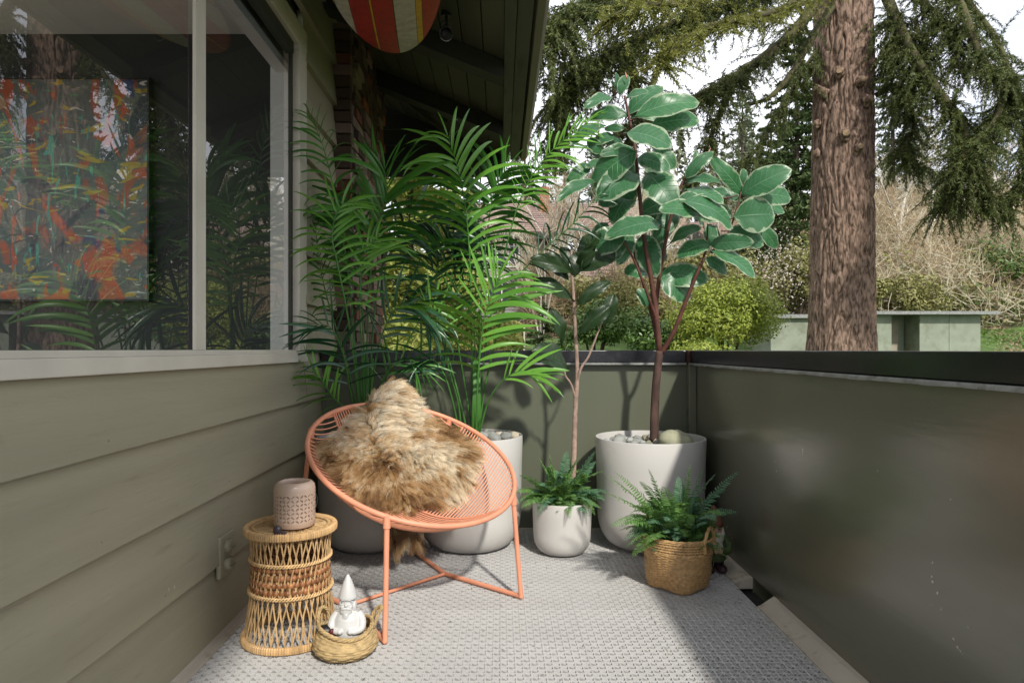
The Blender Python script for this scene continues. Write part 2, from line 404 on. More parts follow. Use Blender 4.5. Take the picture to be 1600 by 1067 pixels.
M_inw = pm('charcoal_wall', (.035, .036, .04), rough=.7, var=.08)
M_inl = pm('white_wall', (.72, .72, .72), rough=.6, var=.03)
M_fl = pm('room_floor', (.45, .40, .34), rough=.5, var=.2)
# window: frame members and panes
M_glass, n_, l_, b_ = nmat('window_glass')
n_.remove(b_)
g1 = n_.new('ShaderNodeBsdfTransparent'); g1.inputs['Color'].default_value = (.93, .95, .94, 1)
g2 = n_.new('ShaderNodeBsdfGlossy'); g2.inputs['Roughness'].default_value = .0; g2.inputs['Color'].default_value = (1, 1, 1, 1)
fr = n_.new('ShaderNodeFresnel'); fr.inputs['IOR'].default_value = 2.15
mx = n_.new('ShaderNodeMixShader'); l_.new(fr.outputs['Fac'], mx.inputs['Fac']); l_.new(g1.outputs[0], mx.inputs[1]); l_.new(g2.outputs[0], mx.inputs[2])
l_.new(mx.outputs[0], n_['Material Output'].inputs['Surface'])
win = MB().box((-1.10, -2.5, 1.004), (-1.045, 3.615, 1.05)).build('window', M_wtrim, house, bevel=.003)
MB().box((-1.115, -2.5, 1.0505), (-1.062, 3.47, 1.068)).build('window_frame', M_wtrim, win)
MB().box((-1.10, 3.475, 1.0505), (-1.048, 3.605, 2.63)).build('window_frame', M_wtrim, win, bevel=.003)
mb = MB(); mb.prism([(3.475, 2.632), (3.605, 2.632), (3.605, 2.775), (-2.5, 2.775), (-2.5, 2.66), (3.475, 2.66)], 'x', -1.10, -1.047)
mb.build('window_frame', M_wtrim, win, bevel=.003)
MB().box((-1.10, 3.445, 1.069), (-1.084, 3.474, 2.658)).build('window_frame', M_dark, win)
MB().box((-1.235, 3.575, 1.0), (-1.103, 3.598, 2.87)).build('jamb_lining', M_inl, house)
mu = MB(); mu.box((-1.088, 2.352, 1.069), (-1.076, 2.398, 2.659)); mu.box((-1.092, 2.404, 1.069), (-1.080, 2.44, 2.659))
mu.build('mullion', M_wtrim, win)
MB().box((-1.112, -2.5, 2.600), (-1.07, 3.444, 2.659)).build('window_frame', M_dark, win)
for y0, y1 in ((-2.5, 2.324), (2.441, 3.444)):
    MB().add([(-1.09, y0, 1.069), (-1.09, y1, 1.069), (-1.09, y1, 2.599), (-1.09, y0, 2.599)], [(0, 1, 2, 3)]).build('window_pane', M_glass, win)

# soffit, beams, fascia, gutter, roof
EZ = 2.80; SL = .42; EX = .02
def sz(x): return EZ + (EX - x)*SL
for i in range(9):
    w = .125; x1 = EX - i*w; x0 = x1 - w + .006
    MB().add([(x0, -2.5, sz(x0)), (x1, -2.5, sz(x1)), (x1, 6.0, sz(x1)), (x0, 6.0, sz(x0)),
              (x0, -2.5, sz(x0)+.02), (x1, -2.5, sz(x1)+.02), (x1, 6.0, sz(x1)+.02), (x0, 6.0, sz(x0)+.02)],
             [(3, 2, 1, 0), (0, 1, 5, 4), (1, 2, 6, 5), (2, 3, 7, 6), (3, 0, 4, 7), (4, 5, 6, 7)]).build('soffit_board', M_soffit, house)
for y in (.6, 2.35, 3.98, 5.05):
    x0 = -1.06
    MB().add([(x0, y, sz(x0)-.13), (EX-.003, y, sz(EX)-.11), (EX-.003, y+.14, sz(EX)-.11), (x0, y+.14, sz(x0)-.13),
              (x0, y, sz(x0)-.003), (EX-.003, y, sz(EX)-.003), (EX-.003, y+.14, sz(EX)-.003), (x0, y+.14, sz(x0)-.003)],
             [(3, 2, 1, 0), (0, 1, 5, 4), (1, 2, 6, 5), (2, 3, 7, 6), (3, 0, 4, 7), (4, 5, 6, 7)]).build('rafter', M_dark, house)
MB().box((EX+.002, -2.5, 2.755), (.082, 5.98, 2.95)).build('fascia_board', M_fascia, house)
MB().box((.0865, -2.5, 2.77), (.165, 5.98, 2.94)).build('fascia_board', M_fascia, house)
mb = MB(); mb.prism([(.168, 2.80), (.185, 2.772), (.225, 2.772), (.245, 2.80), (.25, 2.87), (.255, 2.885), (.24, 2.885), (.168, 2.88)], 'y', -2.5, 5.99)
mb.build('gutter', M_gutter, house, bevel=.004)
mb = MB(); zz = lambda x: sz(x)+.15
mb.prism([(.20, zz(.2)-.06), (.20, zz(.2)), (-2.9, zz(-2.9)), (-2.9, zz(-2.9)-.08)], 'y', -2.6, 6.05); mb.prism([(-2.901, zz(-2.9)-.08), (-2.901, zz(-2.9)), (-4.2, zz(-4.2)), (-7.5, zz(-4.2)-1.2), (-7.5, zz(-4.2)-1.25), (-4.2, zz(-4.2)-.08)], 'y', 2.5, 6.05)  # unseen opening in the roof over the room, added to let light in
mb.build('roof', M_dark, house)
# dark boarded gable end under the far end of the eave
for k in range(6):
    z0 = 2.61 + k*.14
    MB().box((-1.5, 5.93, z0), (.015, 5.96, min(z0+.134, 3.3))).build('gable_board', M_dark, house)
for k, dz in enumerate((0, .085)):
    a = P(598, 108 + 0, 5.6); b = P(700, 190, 5.6)
    o_ = Vector((0, 0, -dz*1.2))
    MB().tube([a+o_, b+o_], .028, n=4).build('barge_board', M_soffit, house)

# chimney of odd bricks
def brickmat(name, col): return pm(name, col, rough=.85, var=.3, scale=25, bump=.8, bscale=60, bdist=.006, rnd=.3)
BM = [brickmat('brick_brown', (.10, .065, .045)), brickmat('brick_red', (.20, .075, .045)), brickmat('brick_buff', (.26, .21, .14)), brickmat('brick_pink', (.30, .20, .17)), brickmat('brick_orange', (.36, .13, .05))]
M_mortar = pm('mortar', (.13, .115, .095), rough=.95, var=.25, scale=30, bump=.8, bscale=90, bdist=.006)
CX, CY0, CY1 = -.956, 4.27, 5.46
chim = MB().box((-1.4, CY0+.012, -.5), (CX-.012, CY1-.012, 3.4)).build('chimney', M_mortar, house)
bw, bh = .205, .068
bmesh_cache = []
for s in range(10):
    mb = MB().box((-.5, -.5, -.5), (.5, .5, .5))
    v = mb.v[0]; v += RN.uniform(-.035, .035, v.shape); bmesh_cache.append([mb.mesh('brick', m, smooth=False) for m in BM])
def brick(c, size):
    r = R.random(); k = 0 if r < .55 else 1 if r < .68 else 2 if r < .84 else 3 if r < .975 else 4
    me = bmesh_cache[R.randrange(10)][k]
    inst('brick', me, Matrix.Translation(c) @ Matrix.Rotation(R.uniform(-.012, .012), 4, 'X') @ Matrix.Diagonal((*size, 1)), chim)
row = 0; z = 1.12
while z < 3.22:
    h = .062
    y = CY0 + (0 if row % 2 else .10) - .1
    y = CY0 + .03 if row % 2 else CY0 + .11
    first = True
    while y < CY1 - .03:
        L = R.choice((.19, .20, .21, .15)); y1 = min(y+L, CY1)
        pr = R.uniform(-.006, .016)
        brick((CX - .03 + pr, (y+y1)/2, z+h/2), (.07, y1-y-.012, h)); y = y1
    brick((CX - .055, CY0 + .002, z+h/2), (.108, .05, h))
    z += bh + .006; row += 1

# inside the room behind the glass; left and rear sides open for light
MB().box((-7, 4.5, -.4), (-1.54, 4.6, 3.2)).build('room_wall', M_inw, house)
MB().box((-1.539, 4.45, -.4), (-1.2, 4.6, 3.2)).build('room_wall', M_inl, house)
MB().box((-2.9, -2.5, 3.2), (-1.201, 4.6, 3.26)).build('room_ceiling', M_inl, house)
MB().box((-7, 2.5, 3.2), (-2.901, 4.6, 3.26)).build('room_ceiling', M_inl, house)  # ceiling left open nearer the viewer, an added opening to light the room
MB().box((-7, -2.5, -.45), (-1.201, 4.5, -.4)).build('room_floor', M_fl, house)
# roller blind cassette at the head of the window
bl = thing('window_blind', 'grey roller blind case with pale bottom rail at the top of the window', 'blind', (-1.15, 1.5, 2.62))
M_bl = pm('blind_grey', (.2, .2, .19), rough=.6, var=.05)
MB().box((-1.20, -2.4, 2.60), (-1.135, 3.62, 2.78)).build('blind_case', M_bl, bl)
MB().box((-1.205, -2.4, 2.555), (-1.14, 3.60, 2.598)).build('bottom_rail', M_inl, bl)

# the painting: brushwork layers in one abstract material on a real canvas
m, n, l, b = nmat('abstract_paint')
tc = n.new('ShaderNodeTexCoord')
def noise(scale, st=(1, 1, 1), dist=0, loc=(0, 0, 0), det=4):
    mp = n.new('ShaderNodeMapping'); mp.inputs['Scale'].default_value = st; mp.inputs['Location'].default_value = loc
    l.new(tc.outputs['Object'], mp.inputs['Vector']); q = n.new('ShaderNodeTexNoise'); q.inputs['Scale'].default_value = scale
    q.inputs['Detail'].default_value = det; q.inputs['Distortion'].default_value = dist; l.new(mp.outputs['Vector'], q.inputs['Vector']); return q.outputs['Fac']
def layer(prev, fac, pos, w, col):
    r = n.new('ShaderNodeValToRGB'); r.color_ramp.elements[0].position = pos; r.color_ramp.elements[1].position = pos + w
    l.new(fac, r.inputs['Fac']); q = n.new('ShaderNodeMixRGB'); l.new(r.outputs['Color'], q.inputs['Fac'])
    if isinstance(prev, tuple): q.inputs['Color1'].default_value = (*prev, 1)
    else: l.new(prev, q.inputs['Color1'])
    q.inputs['Color2'].default_value = (*col, 1); return q.outputs['Color']
c = layer((.10, .13, .12), noise(2, dist=2), .45, .2, (.16, .17, .15))
c = layer(c, noise(3, (1, 1, .5), 2.5, (3, 0, 0)), .55, .05, (.45, .08, .02))
c = layer(c, noise(2.2, (1.2, 1, 1), 1.5, (9, 0, 4)), .57, .06, (.6, .10, .02))
c = layer(c, noise(3, (1, 1, 2.2), 3, (1, 0, 7)), .60, .04, (.55, .38, .02))
c = layer(c, noise(4, (3, 1, .7), 2, (5, 0, 2)), .63, .03, (.08, .42, .32))
c = layer(c, noise(3.4, (.6, 1, 2.5), 3, (2, 0, 12)), .68, .02, (.10, .30, .12))
c = layer(c, noise(1.6, (1, 1, 1), 2, (21, 0, 2)), .56, .05, (.03, .035, .06))
c = layer(c, noise(1.9, (1.4, 1, .8), 2.5, (31, 0, 7)), .62, .04, (.62, .09, .02))
c = layer(c, noise(5, (.8, 1, 1.8), 4, (12, 0, 5)), .67, .015, (.75, .68, .62))
c = layer(c, noise(2.4, (1, 1, 1), 1, (15, 0, 9)), .645, .04, (.03, .06, .20))
l.new(c, b.inputs['Base Color']); b.inputs['Roughness'].default_value = .35
pt = thing('painting', 'large abstract painting in orange, teal and yellow seen through the window', 'painting', (-3.2, 4.45, 1.5))
a = P(235, 122, 4.46); c0 = P(-200, 468, 4.46)
MB().box((c0.x, 4.455, c0.z), (a.x-.008, 4.47, a.z-.008)).build('canvas', m, pt)
fb = MB(); x0, x1, z0, z1 = c0.x-.01, a.x, c0.z-.012, a.z
fb.box((x0, 4.44, z1-.012), (x1, 4.4995, z1)); fb.box((x0, 4.44, z0), (x1, 4.4995, z0+.012)); fb.box((x1-.012, 4.44, z0+.0125), (x1, 4.4995, z1-.0125)); fb.box((x0, 4.44, z0+.0125), (x0+.012, 4.4995, z1-.0125))
fb.build('picture_frame', M_black, pt)

# outlet on the siding
ot = thing('power_outlet', 'beige weatherproof double outlet with flap covers low on the siding', 'outlet', (-1.05, 2.53, .29))
ox = WX + .017; oc = (2.535, .292)
MB().box((ox-.004, oc[0]-.062, oc[1]-.078), (ox+.012, oc[0]+.062, oc[1]+.078)).build('cover_plate', M_siding, ot, bevel=.004)
for s in (-1, 1):
    mb = MB(); zc = oc[1] + s*.034
    prof = [(.0, .029), (.006, .029), (.016, .026), (.02, .02)]
    vs = []; nn = 20
    for (dx, rr) in prof:
        for k in range(nn):
            a_ = 2*math.pi*k/nn; vs.append((ox+.0125+dx, oc[0] + rr*math.cos(a_)*1.1, zc + max(-.022, min(.022, rr*math.sin(a_)))))
    mb.add(vs, [(j*nn+k, j*nn+(k+1) % nn, (j+1)*nn+(k+1) % nn, (j+1)*nn+k) for j in range(3) for k in range(nn)] + [tuple(3*nn+k for k in range(nn))])
    mb.box((ox+.030, oc[0]-.024, zc-.012), (ox+.037, oc[0]+.024, zc-.006))
    mb.build('flap_cover', M_siding, ot)

# surfboard hung under the eave
m, n, l, b = nmat('surfboard_resin')
tc = n.new('ShaderNodeTexCoord'); sp = n.new('ShaderNodeSeparateXYZ'); l.new(tc.outputs['Object'], sp.inputs['Vector'])
mr = n.new('ShaderNodeMapRange'); mr.inputs['From Min'].default_value = -.3; mr.inputs['From Max'].default_value = .3
l.new(sp.outputs['X'], mr.inputs['Value']); rp = n.new('ShaderNodeValToRGB'); rp.color_ramp.interpolation = 'CONSTANT'
red, wht, yel, blk = (.40, .022, .014), (.52, .50, .42), (.62, .36, .02), (.02, .01, .01)
stops = [(-.3, red), (-.262, yel), (-.244, blk), (-.241, wht), (-.172, blk), (-.169, red), (-.075, blk), (-.073, yel), (-.064, blk), (-.062, red),
         (.037, blk), (.040, wht), (.142, blk), (.145, yel), (.172, blk), (.175, red)]
e = rp.color_ramp.elements
while len(e) < len(stops): e.new(.5)
for i, (x, cc) in enumerate(stops):
    e[i].position = (x+.3)/.6
for i, (x, cc) in enumerate(stops): e[i].color = (*cc, 1)
l.new(mr.outputs['Result'], rp.inputs['Fac'])
wn_ = n.new('ShaderNodeTexNoise'); wn_.inputs['Scale'].default_value = 9; wn_.inputs['Detail'].default_value = 9; wn_.inputs['Roughness'].default_value = .7; wn_.inputs['Distortion'].default_value = 1.5
l.new(tc.outputs['Object'], wn_.inputs['Vector'])
rr = n.new('ShaderNodeValToRGB'); rr.color_ramp.elements[0].position = .40; rr.color_ramp.elements[0].color = (.72, .7, .66, 1); rr.color_ramp.elements[1].position = .6; rr.color_ramp.elements[1].color = (1, 1, 1, 1)
l.new(wn_.outputs['Fac'], rr.inputs['Fac']); q = n.new('ShaderNodeMixRGB'); q.blend_type = 'MULTIPLY'; q.inputs['Fac'].default_value = 1
l.new(rp.outputs['Color'], q.inputs['Color1']); l.new(rr.outputs['Color'], q.inputs['Color2']); l.new(q.outputs['Color'], b.inputs['Base Color'])
b.inputs['Roughness'].default_value = .45; b.inputs['Coat Weight'].default_value = .0
mb = MB(); L0 = 2.6; ns = 60; na = 28; W = .278
for i in range(ns+1):
    s = (i/ns)**1.6 * L0
    w = W*math.sqrt(max(0, 1-(1-min(s/.9, 1))**2)) if s < .9 else W*(1 - .12*((s-.9)/(L0-.9))**2)
    if s > L0-.35: w *= math.sqrt(max(0, 1-((s-(L0-.35))/.35)**2))*.98 + .02
    w = max(w, .003); th = .034*min(1, (s/.35)**.5 + .12) * min(1, ((L0-s)/.3)**.5 + .1)
    z0 = 0
    vs = []
    for k in range(na):
        a_ = 2*math.pi*k/na; cx, sx = math.cos(a_), math.sin(a_)
        vs.append((w*math.copysign(abs(cx)**.75, cx), -s, z0 + th*math.copysign(abs(sx)**.8, sx)))
    mb.add(vs, [])
mb.f = [(j*na+k, j*na+(k+1) % na, (j+1)*na+(k+1) % na, (j+1)*na+k)[::-1] for j in range(ns) for k in range(na)]
mb.f += [tuple(range(na)), tuple(ns*na+k for k in range(na))[::-1]]
so = mb.build('surfboard', m, None, smooth=True)
so.location = (-.600, 3.72, EYE+1.66); so.rotation_euler = (0, math.radians(2), math.radians(5.4))
tag(so, 'red surfboard with white and yellow stripes hung under the eave', 'surfboard')
for y in (1.5, 3.0):
    pass
# round flood lamp under the eave
zU_ = Vector((0, 0, 1))
fl = thing('flood_lamp', 'small dark flood lamp with a glint arc on its chrome rim under the eave beside the surfboard', 'lamp', (-.3, 3.67, 2.8))
c = P(697, 52, 3.67)
mb = MB(); ax = Vector((.1, -.75, -.5)).normalized(); pts = [c - ax*.055, c - ax*.04, c - ax*.01, c + ax*.02]
mb.tube(pts, [.012, .03, .037, .039], n=20); mb.build('lamp_body', M_black, fl, smooth=True, auto=True)
mb = MB(); u = ax.cross(zU_).normalized(); w = ax.cross(u); LAMP0 = math.pi/2 - .95 if w.z < 0 else -math.pi/2 - .95
mb.tube([c + ax*.021 + (u*math.cos(a_)+w*math.sin(a_))*.037 for a_ in [LAMP0 + 1.9*k/14 for k in range(15)]], .0032, n=6); mb.build('rim', M_glint, fl, smooth=True)  # metal arc along the lower rim only, shaped as its glint
mb = MB(); mb.ball(c + ax*.012, (.033, .033, .033), 16, 10); mb.build('lens', M_black, fl, smooth=True)
mb = MB(); mb.tube([c - ax*.05, c + Vector((0, .02, .07)), c + Vector((0, .02, .125))], .008, n=8); mb.tube([c + Vector((0, .02, .10)), c + Vector((0, .02, .135))], .028, n=16)
mb.build('bracket', M_black, fl, smooth=True, auto=True)
mb = MB()
for k in range(4): mb.ball(c + Vector((-.02+.014*k, -.01, .055+.004*(k % 2))), (.003, .003, .009), 6, 4)
mb.build('bracket_glint', M_glint, fl)  # bright metal beads set as glints on the dark bracket
# ================================================================ coral chair
ch = thing('lounge_chair', 'round coral lounge chair strung with cords on a tubular frame', 'chair', (-.40, 2.92, 0))
cC = Vector((-.377, 2.92, .596)); cr = .46; az, ti = -.873, .467
cf = Vector((math.cos(az), math.sin(az), 0)); cs = Vector((-cf.y, cf.x, 0)); zU = Vector((0, 0, 1))
cf2 = cf*math.cos(ti) - zU*math.sin(ti); cn = cf*math.sin(ti) + zU*math.cos(ti)
BD = .235
def bowl(a, b, lift=0):
    rho = min(1.6, math.hypot(a, b)); h = -BD*(1 - min(rho, 1)**2.5)
    return cC + cf2*(a*cr) + cs*(b*cr) + cn*(h + lift)
MB().tube([bowl(math.cos(t), math.sin(t)) for t in [2*math.pi*k/96 for k in range(96)]], .0108, n=12, closed=True).build('rim', M_coral, ch, smooth=True)
PS = math.radians(27); NS = 29
for q in range(4):
    e1 = Vector((math.cos(PS + q*math.pi/2), math.sin(PS + q*math.pi/2))); e2 = Vector((-e1.y, e1.x))
    MB().tube([bowl(*(e1*t), lift=.002) for t in [k/12 for k in range(13)]], .0055, n=6).build('seam_wire', M_coral, ch, smooth=True)
    for i in range(1, NS+1):
        c_ = i/(NS+.6)
        L = math.sqrt(1-c_*c_)
        if L < .10: continue
        pts = [bowl(*(e1*c_ + e2*(L*t))) for t in [k/9 for k in range(10)]]
        MB().tube(pts, .0034, n=5, caps=False).build('cord', M_cord, ch, smooth=True)
FLf, FRf = Vector((-.42, 2.42, .011)), Vector((.088, 2.858, .011))
back = Vector((-.522, .605, 0)); RLf, RRf = FLf + back, FRf + back
def near_rim(p):
    return min((bowl(math.cos(t), math.sin(t)) for t in [2*math.pi*k/180 for k in range(180)]), key=lambda q: (q.xy - Vector(p).xy).length)
legr = .0105
jl = [P(604, 812, 2.488), P(806, 778, 2.90)]
def leg(foot, top):
    MB().tube([foot, top], legr, n=12).build('leg', M_coral, ch, smooth=True, auto=True)
    d = (foot-top).normalized()
    MB().tube([top - d*.004, top + d*.042], .0145, n=12).build('socket', M_coral, ch, smooth=True, auto=True)
jl[0] = bowl(math.cos(math.radians(317)), math.sin(math.radians(317)))
jl[1] = bowl(math.cos(math.radians(41.5)), math.sin(math.radians(41.5)))
jb = [bowl(math.cos(math.radians(a_)), math.sin(math.radians(a_))) for a_ in (233, 127)]
leg(FLf, jl[0]); leg(FRf, jl[1]); leg(RLf, jb[0]); leg(RRf, jb[1])
apR = Vector((-.262, 3.145, .0115)); apL = FLf + back*.5 + Vector((.045, .035, 0))
MB().tube([FRf, apR, RRf], legr, n=12).build('floor_bar', M_coral, ch, smooth=True, auto=True)
MB().tube([FLf, apL, RLf], legr, n=12).build('floor_bar', M_coral, ch, smooth=True, auto=True)
MB().tube([apL, apR], .0075, n=10).build('cross_bar', M_coral, ch, smooth=True, auto=True)
for p_ in (FLf, FRf, RLf, RRf): MB().ball(p_, .0113, 10, 8).build('foot_cap', M_coral, ch, smooth=True)

# ================================================================ sheepskin
M_hide = pm('sheepskin_hide', (.20, .12, .06), rough=.9, var=.3, scale=9)
m, n, l, b = nmat('sheep_wool')
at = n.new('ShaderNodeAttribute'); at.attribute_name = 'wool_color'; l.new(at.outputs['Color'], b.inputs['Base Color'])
b.inputs['Roughness'].default_value = .55; b.inputs['Specular IOR Level'].default_value = .25
M_wool = m
outl = [(602,602),(616,604),(632,620),(658,646),(682,660),(710,672),(734,690),(742,710),(734,738),(718,764),(698,780),(672,786),(640,788),(612,786),(584,778),(556,762),(528,740),(510,716),(504,694),(522,680),(550,660),(564,640),(584,618)]
def chair_ab(px, py, lift=.03):
    o = Vector((0, 0, EYE)); d = P(px, py, 1.) - o
    lo = None; prev = None; t = 2.2
    while t < 4.2:
        q = o + d*t - cC; a, b_ = q.dot(cf2)/cr, q.dot(cs)/cr; rho = math.hypot(a, b_)
        h = -BD*(1-min(rho, 1)**2.5) + lift + (.06*(rho-1) if rho > 1 else 0)
        g = q.dot(cn) - h
        if prev is not None and prev > 0 >= g: return (a, b_)
        prev = g; t += .004
    q = o + d*((cC-o).dot(cn)/d.dot(cn)) - cC
    return (q.dot(cf2)/cr, q.dot(cs)/cr)
oab = [Vector(chair_ab(*p)) for p in outl]
ctr = sum(oab, Vector((0, 0)))/len(oab)
NA, NRR = 96, 30
def o_at(u):
    k = u*len(oab); i = int(k) % len(oab); t = k - int(k); n_ = len(oab)
    p = [oab[(i-1) % n_], oab[i], oab[(i+1) % n_], oab[(i+2) % n_]]
    return .5*((2*p[1]) + (p[2]-p[0])*t + (2*p[0]-5*p[1]+4*p[2]-p[3])*t*t + (3*p[1]-p[0]-3*p[2]+p[3])*t**3)
def hidept(u, r):
    q = ctr + (o_at(u) - ctr)*r; rho = math.hypot(q.x, q.y)
    nv = mnoise.noise(Vector((q.x*2.2, q.y*2.2, 4)))*.03 + mnoise.noise(Vector((q.x*5, q.y*5, 9)))*.012
    lift = .012 + .045*(1-r**4) + nv*(1-r**3) + (.10*(rho-.95) if rho > .95 else 0)
    return cC + cf2*(q.x*cr) + cs*(q.y*cr) + cn*(-BD*(1-min(rho, 1)**2.5) + lift), q
sk = thing('sheepskin', 'shaggy tan and brown sheepskin draped over the coral chair', 'sheepskin', tuple(hidept(0, 0)[0]))
mb = MB(); vs = []
for j in range(NRR+1):
    for i in range(NA): vs.append(hidept(i/NA, max(.001, j/NRR))[0])
fs = [(j*NA+i, j*NA+(i+1) % NA, (j+1)*NA+(i+1) % NA, (j+1)*NA+i) for j in range(NRR) for i in range(NA)]
mb.add(vs, fs)
# the flap that hangs down behind the seat
flap = []; NX, NZ = 14, 26
fl_path = spline([bowl(math.cos(math.radians(168)), math.sin(math.radians(168)), .015), bowl(1.04*math.cos(math.radians(168)), 1.04*math.sin(math.radians(168)), -.02) , P(622, 690, 3.38), P(628, 780, 3.34), P(632, 822, 3.26), P(636, 842, 3.18)], NZ)
for j in range(NZ):
    w = .10*(1-j/(NZ-1))**.8 + .05
    for i in range(NX):
        s = (i/(NX-1)*2-1); flap.append(fl_path[j] + cs*(w*s) + Vector((0, 0, .01*math.cos(s*3)))*1)
n0 = len(vs); mb.add(flap, [(j*NX+i, j*NX+i+1, (j+1)*NX+i+1, (j+1)*NX+i) for j in range(NZ-1) for i in range(NX-1)])
mb.build('hide', M_hide, sk, smooth=True)
# wool: real strands
def wool(nstr, nflap, npt=6):
    pos = []; nor = []; uvw = []; side = []
    for k in range(nstr):
        u = R.random(); r = math.sqrt(R.random())*1.0
        p, q = hidept(u, r); e = .004
        p1, _ = hidept((u+.004) % 1, r); p2, _ = hidept(u, max(.0, r-.01))
        nn = (p1-p).cross(p2-p); nn = nn.normalized() if nn.length > 1e-12 else cn
        if nn.dot(cn) < 0: nn = -nn
        out = (cf2*(o_at(u)-ctr).x + cs*(o_at(u)-ctr).y).normalized()
        if r > .9: nn = (nn + out*(r-.9)*9).normalized()
        pos.append(p); nor.append(nn); uvw.append((q.x, q.y)); side.append(out*r)
    for k in range(nflap):
        j = R.random()*(NZ-1); i = R.random()*(NX-1); a_ = flap[int(j)*NX + int(i)]; b_ = flap[min(NZ-1, int(j)+1)*NX + min(NX-1, int(i)+1)]
        p = a_.lerp(b_, R.random()); pos.append(p); nn = -cf if R.random() < .5 else cf
        s = (i/(NX-1)*2-1); nor.append((nn + cs*s*.8 + Vector((0, 0, -.3 - .6*(j > NZ-4)))).normalized()); uvw.append((-1.2-j/NZ, s*.3)); side.append(Vector((0, 0, -1)))
    pos = np.array(pos); nor = np.array(nor); uvw = np.array(uvw); side = np.array(side); N = len(pos)
    # clumps
    NC = 2800; ci = RN.choice(N, NC, replace=False); cp = pos[ci]
    own = np.empty(N, int); 
    for s0 in range(0, N, 4000):
        d = ((pos[s0:s0+4000, None, :] - cp[None])**2).sum(2); own[s0:s0+4000] = d.argmin(1)
    # flow over the skin: away from the peak, swirled
    def nz(p, s, o): return np.array([mnoise.noise(Vector((x[0]*s+o, x[1]*s-o, 3.3*o))) for x in p])
    f1, f2 = nz(uvw[ci], 1.7, 1.3), nz(uvw[ci], 1.7, 7.7); g1, g2 = nz(uvw[ci], 6, 2.1), nz(uvw[ci], 6, 5.9)
    A = np.array(cf2); B = np.array(cs); NN = np.array(cn)
    # photo: left half combed to the left and down, right half to the right and down
    fa = .55 + 1.3*f1 + 1.0*g1; fb = np.where(uvw[ci, 1] < -.05, -.75, .35) + 1.5*f2 + 1.1*g2
    flow = fa[:, None]*A + fb[:, None]*B + RN.normal(0, .25, (NC, 3)); flow += side[ci]*.5
    hang = uvw[ci, 0] < -1.19; flow[hang] = np.array([0, 0, -1.6]) + RN.normal(0, .3, (hang.sum(), 3)) + nor[ci][hang]*.5
    flow /= np.linalg.norm(flow, axis=1)[:, None]
    cl = RN.uniform(.05, .092, NC)
    L = cl[own]*RN.uniform(.7, 1.15, N); fl_ = flow[own] + RN.normal(0, .22, (N, 3))
    n_ = nor + RN.normal(0, .18, (N, 3))
    T = np.linspace(0, 1, npt); pts = np.zeros((N, npt, 3))
    for k, t in enumerate(T):
        pts[:, k] = pos + n_*(L*(.62*t - .22*t*t))[:, None] + fl_*(L*(.15*t + .62*t**2))[:, None] - np.array([0, 0, 1])*(L*.16*t**2.5)[:, None]
    cpt = np.zeros((NC, npt, 3))
    for k, t in enumerate(T):
        cpt[:, k] = cp + nor[ci]*(cl*(.62*t-.22*t*t))[:, None] + flow*(cl*(.15*t+.62*t**2))[:, None] - np.array([0, 0, 1])*(cl*.16*t**2.5)[:, None]
        kk = .60*t**1.3
        pts[:, k] = pts[:, k]*(1-kk) + cpt[own, k]*kk
    curl = RN.normal(0, .0022, (N, 3)); ph = RN.uniform(0, 6.28, N)
    for k, t in enumerate(T): pts[:, k] += curl*(np.sin(t*7+ph)*t)[:, None]
    # colours: cream, tan, dark brown by patches, pale tips
    p1 = nz(uvw[ci], 2.6, 11.1); p2 = nz(uvw[ci], 7., 17.1)
    a0, b0 = uvw[ci, 0], uvw[ci, 1]
    v = .52 + .58*p1 + .50*p2 + RN.normal(0, .19, NC)
    v += .70*np.exp(-((a0+.30)**2+(b0-.46)**2)/.10) + .25*np.exp(-((a0+.9)**2+(b0-.15)**2)/.06)
    v -= .42*np.exp(-((a0-.28)**2+(b0-.08)**2)/.05) + .35*np.exp(-((a0+.32)**2+(b0+.0)**2)/.018) + .2*np.exp(-((a0-.1)**2+(b0+.55)**2)/.03)
    v = np.clip(v, 0, 1)
    ramp = np.array([[.18, .085, .028], [.43, .225, .08], [.63, .41, .19], [.77, .62, .41], [.88, .79, .62]])
    vi = np.clip(v[own] + RN.normal(0, .07, N), 0, 1)*4; i0 = np.minimum(vi.astype(int), 3); fr_ = (vi - i0)[:, None]
    base = ramp[i0]*(1-fr_) + ramp[i0+1]*fr_
    col = np.zeros((N, npt, 4)); col[..., 3] = 1
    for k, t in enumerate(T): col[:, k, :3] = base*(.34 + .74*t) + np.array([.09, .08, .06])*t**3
    cu = bpy.data.hair_curves.new('wool'); cu.add_curves([npt]*N)
    cu.attributes['position'].data.foreach_set('vector', (pts - np.array(sk.location)).astype(np.float32).ravel())
    ra = cu.attributes.get('radius') or cu.attributes.new('radius', 'FLOAT', 'POINT')
    rad = np.tile(np.array([.00085*(1-.80*t) for t in T]), N).astype(np.float32); ra.data.foreach_set('value', rad)
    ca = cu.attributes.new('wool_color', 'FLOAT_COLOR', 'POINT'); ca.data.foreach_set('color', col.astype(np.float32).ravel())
    cu.materials.append(M_wool); o = bpy.data.objects.new('wool', cu); COL.objects.link(o); o.parent = sk; o['kind'] = 'stuff'
wool(64000, 8000)

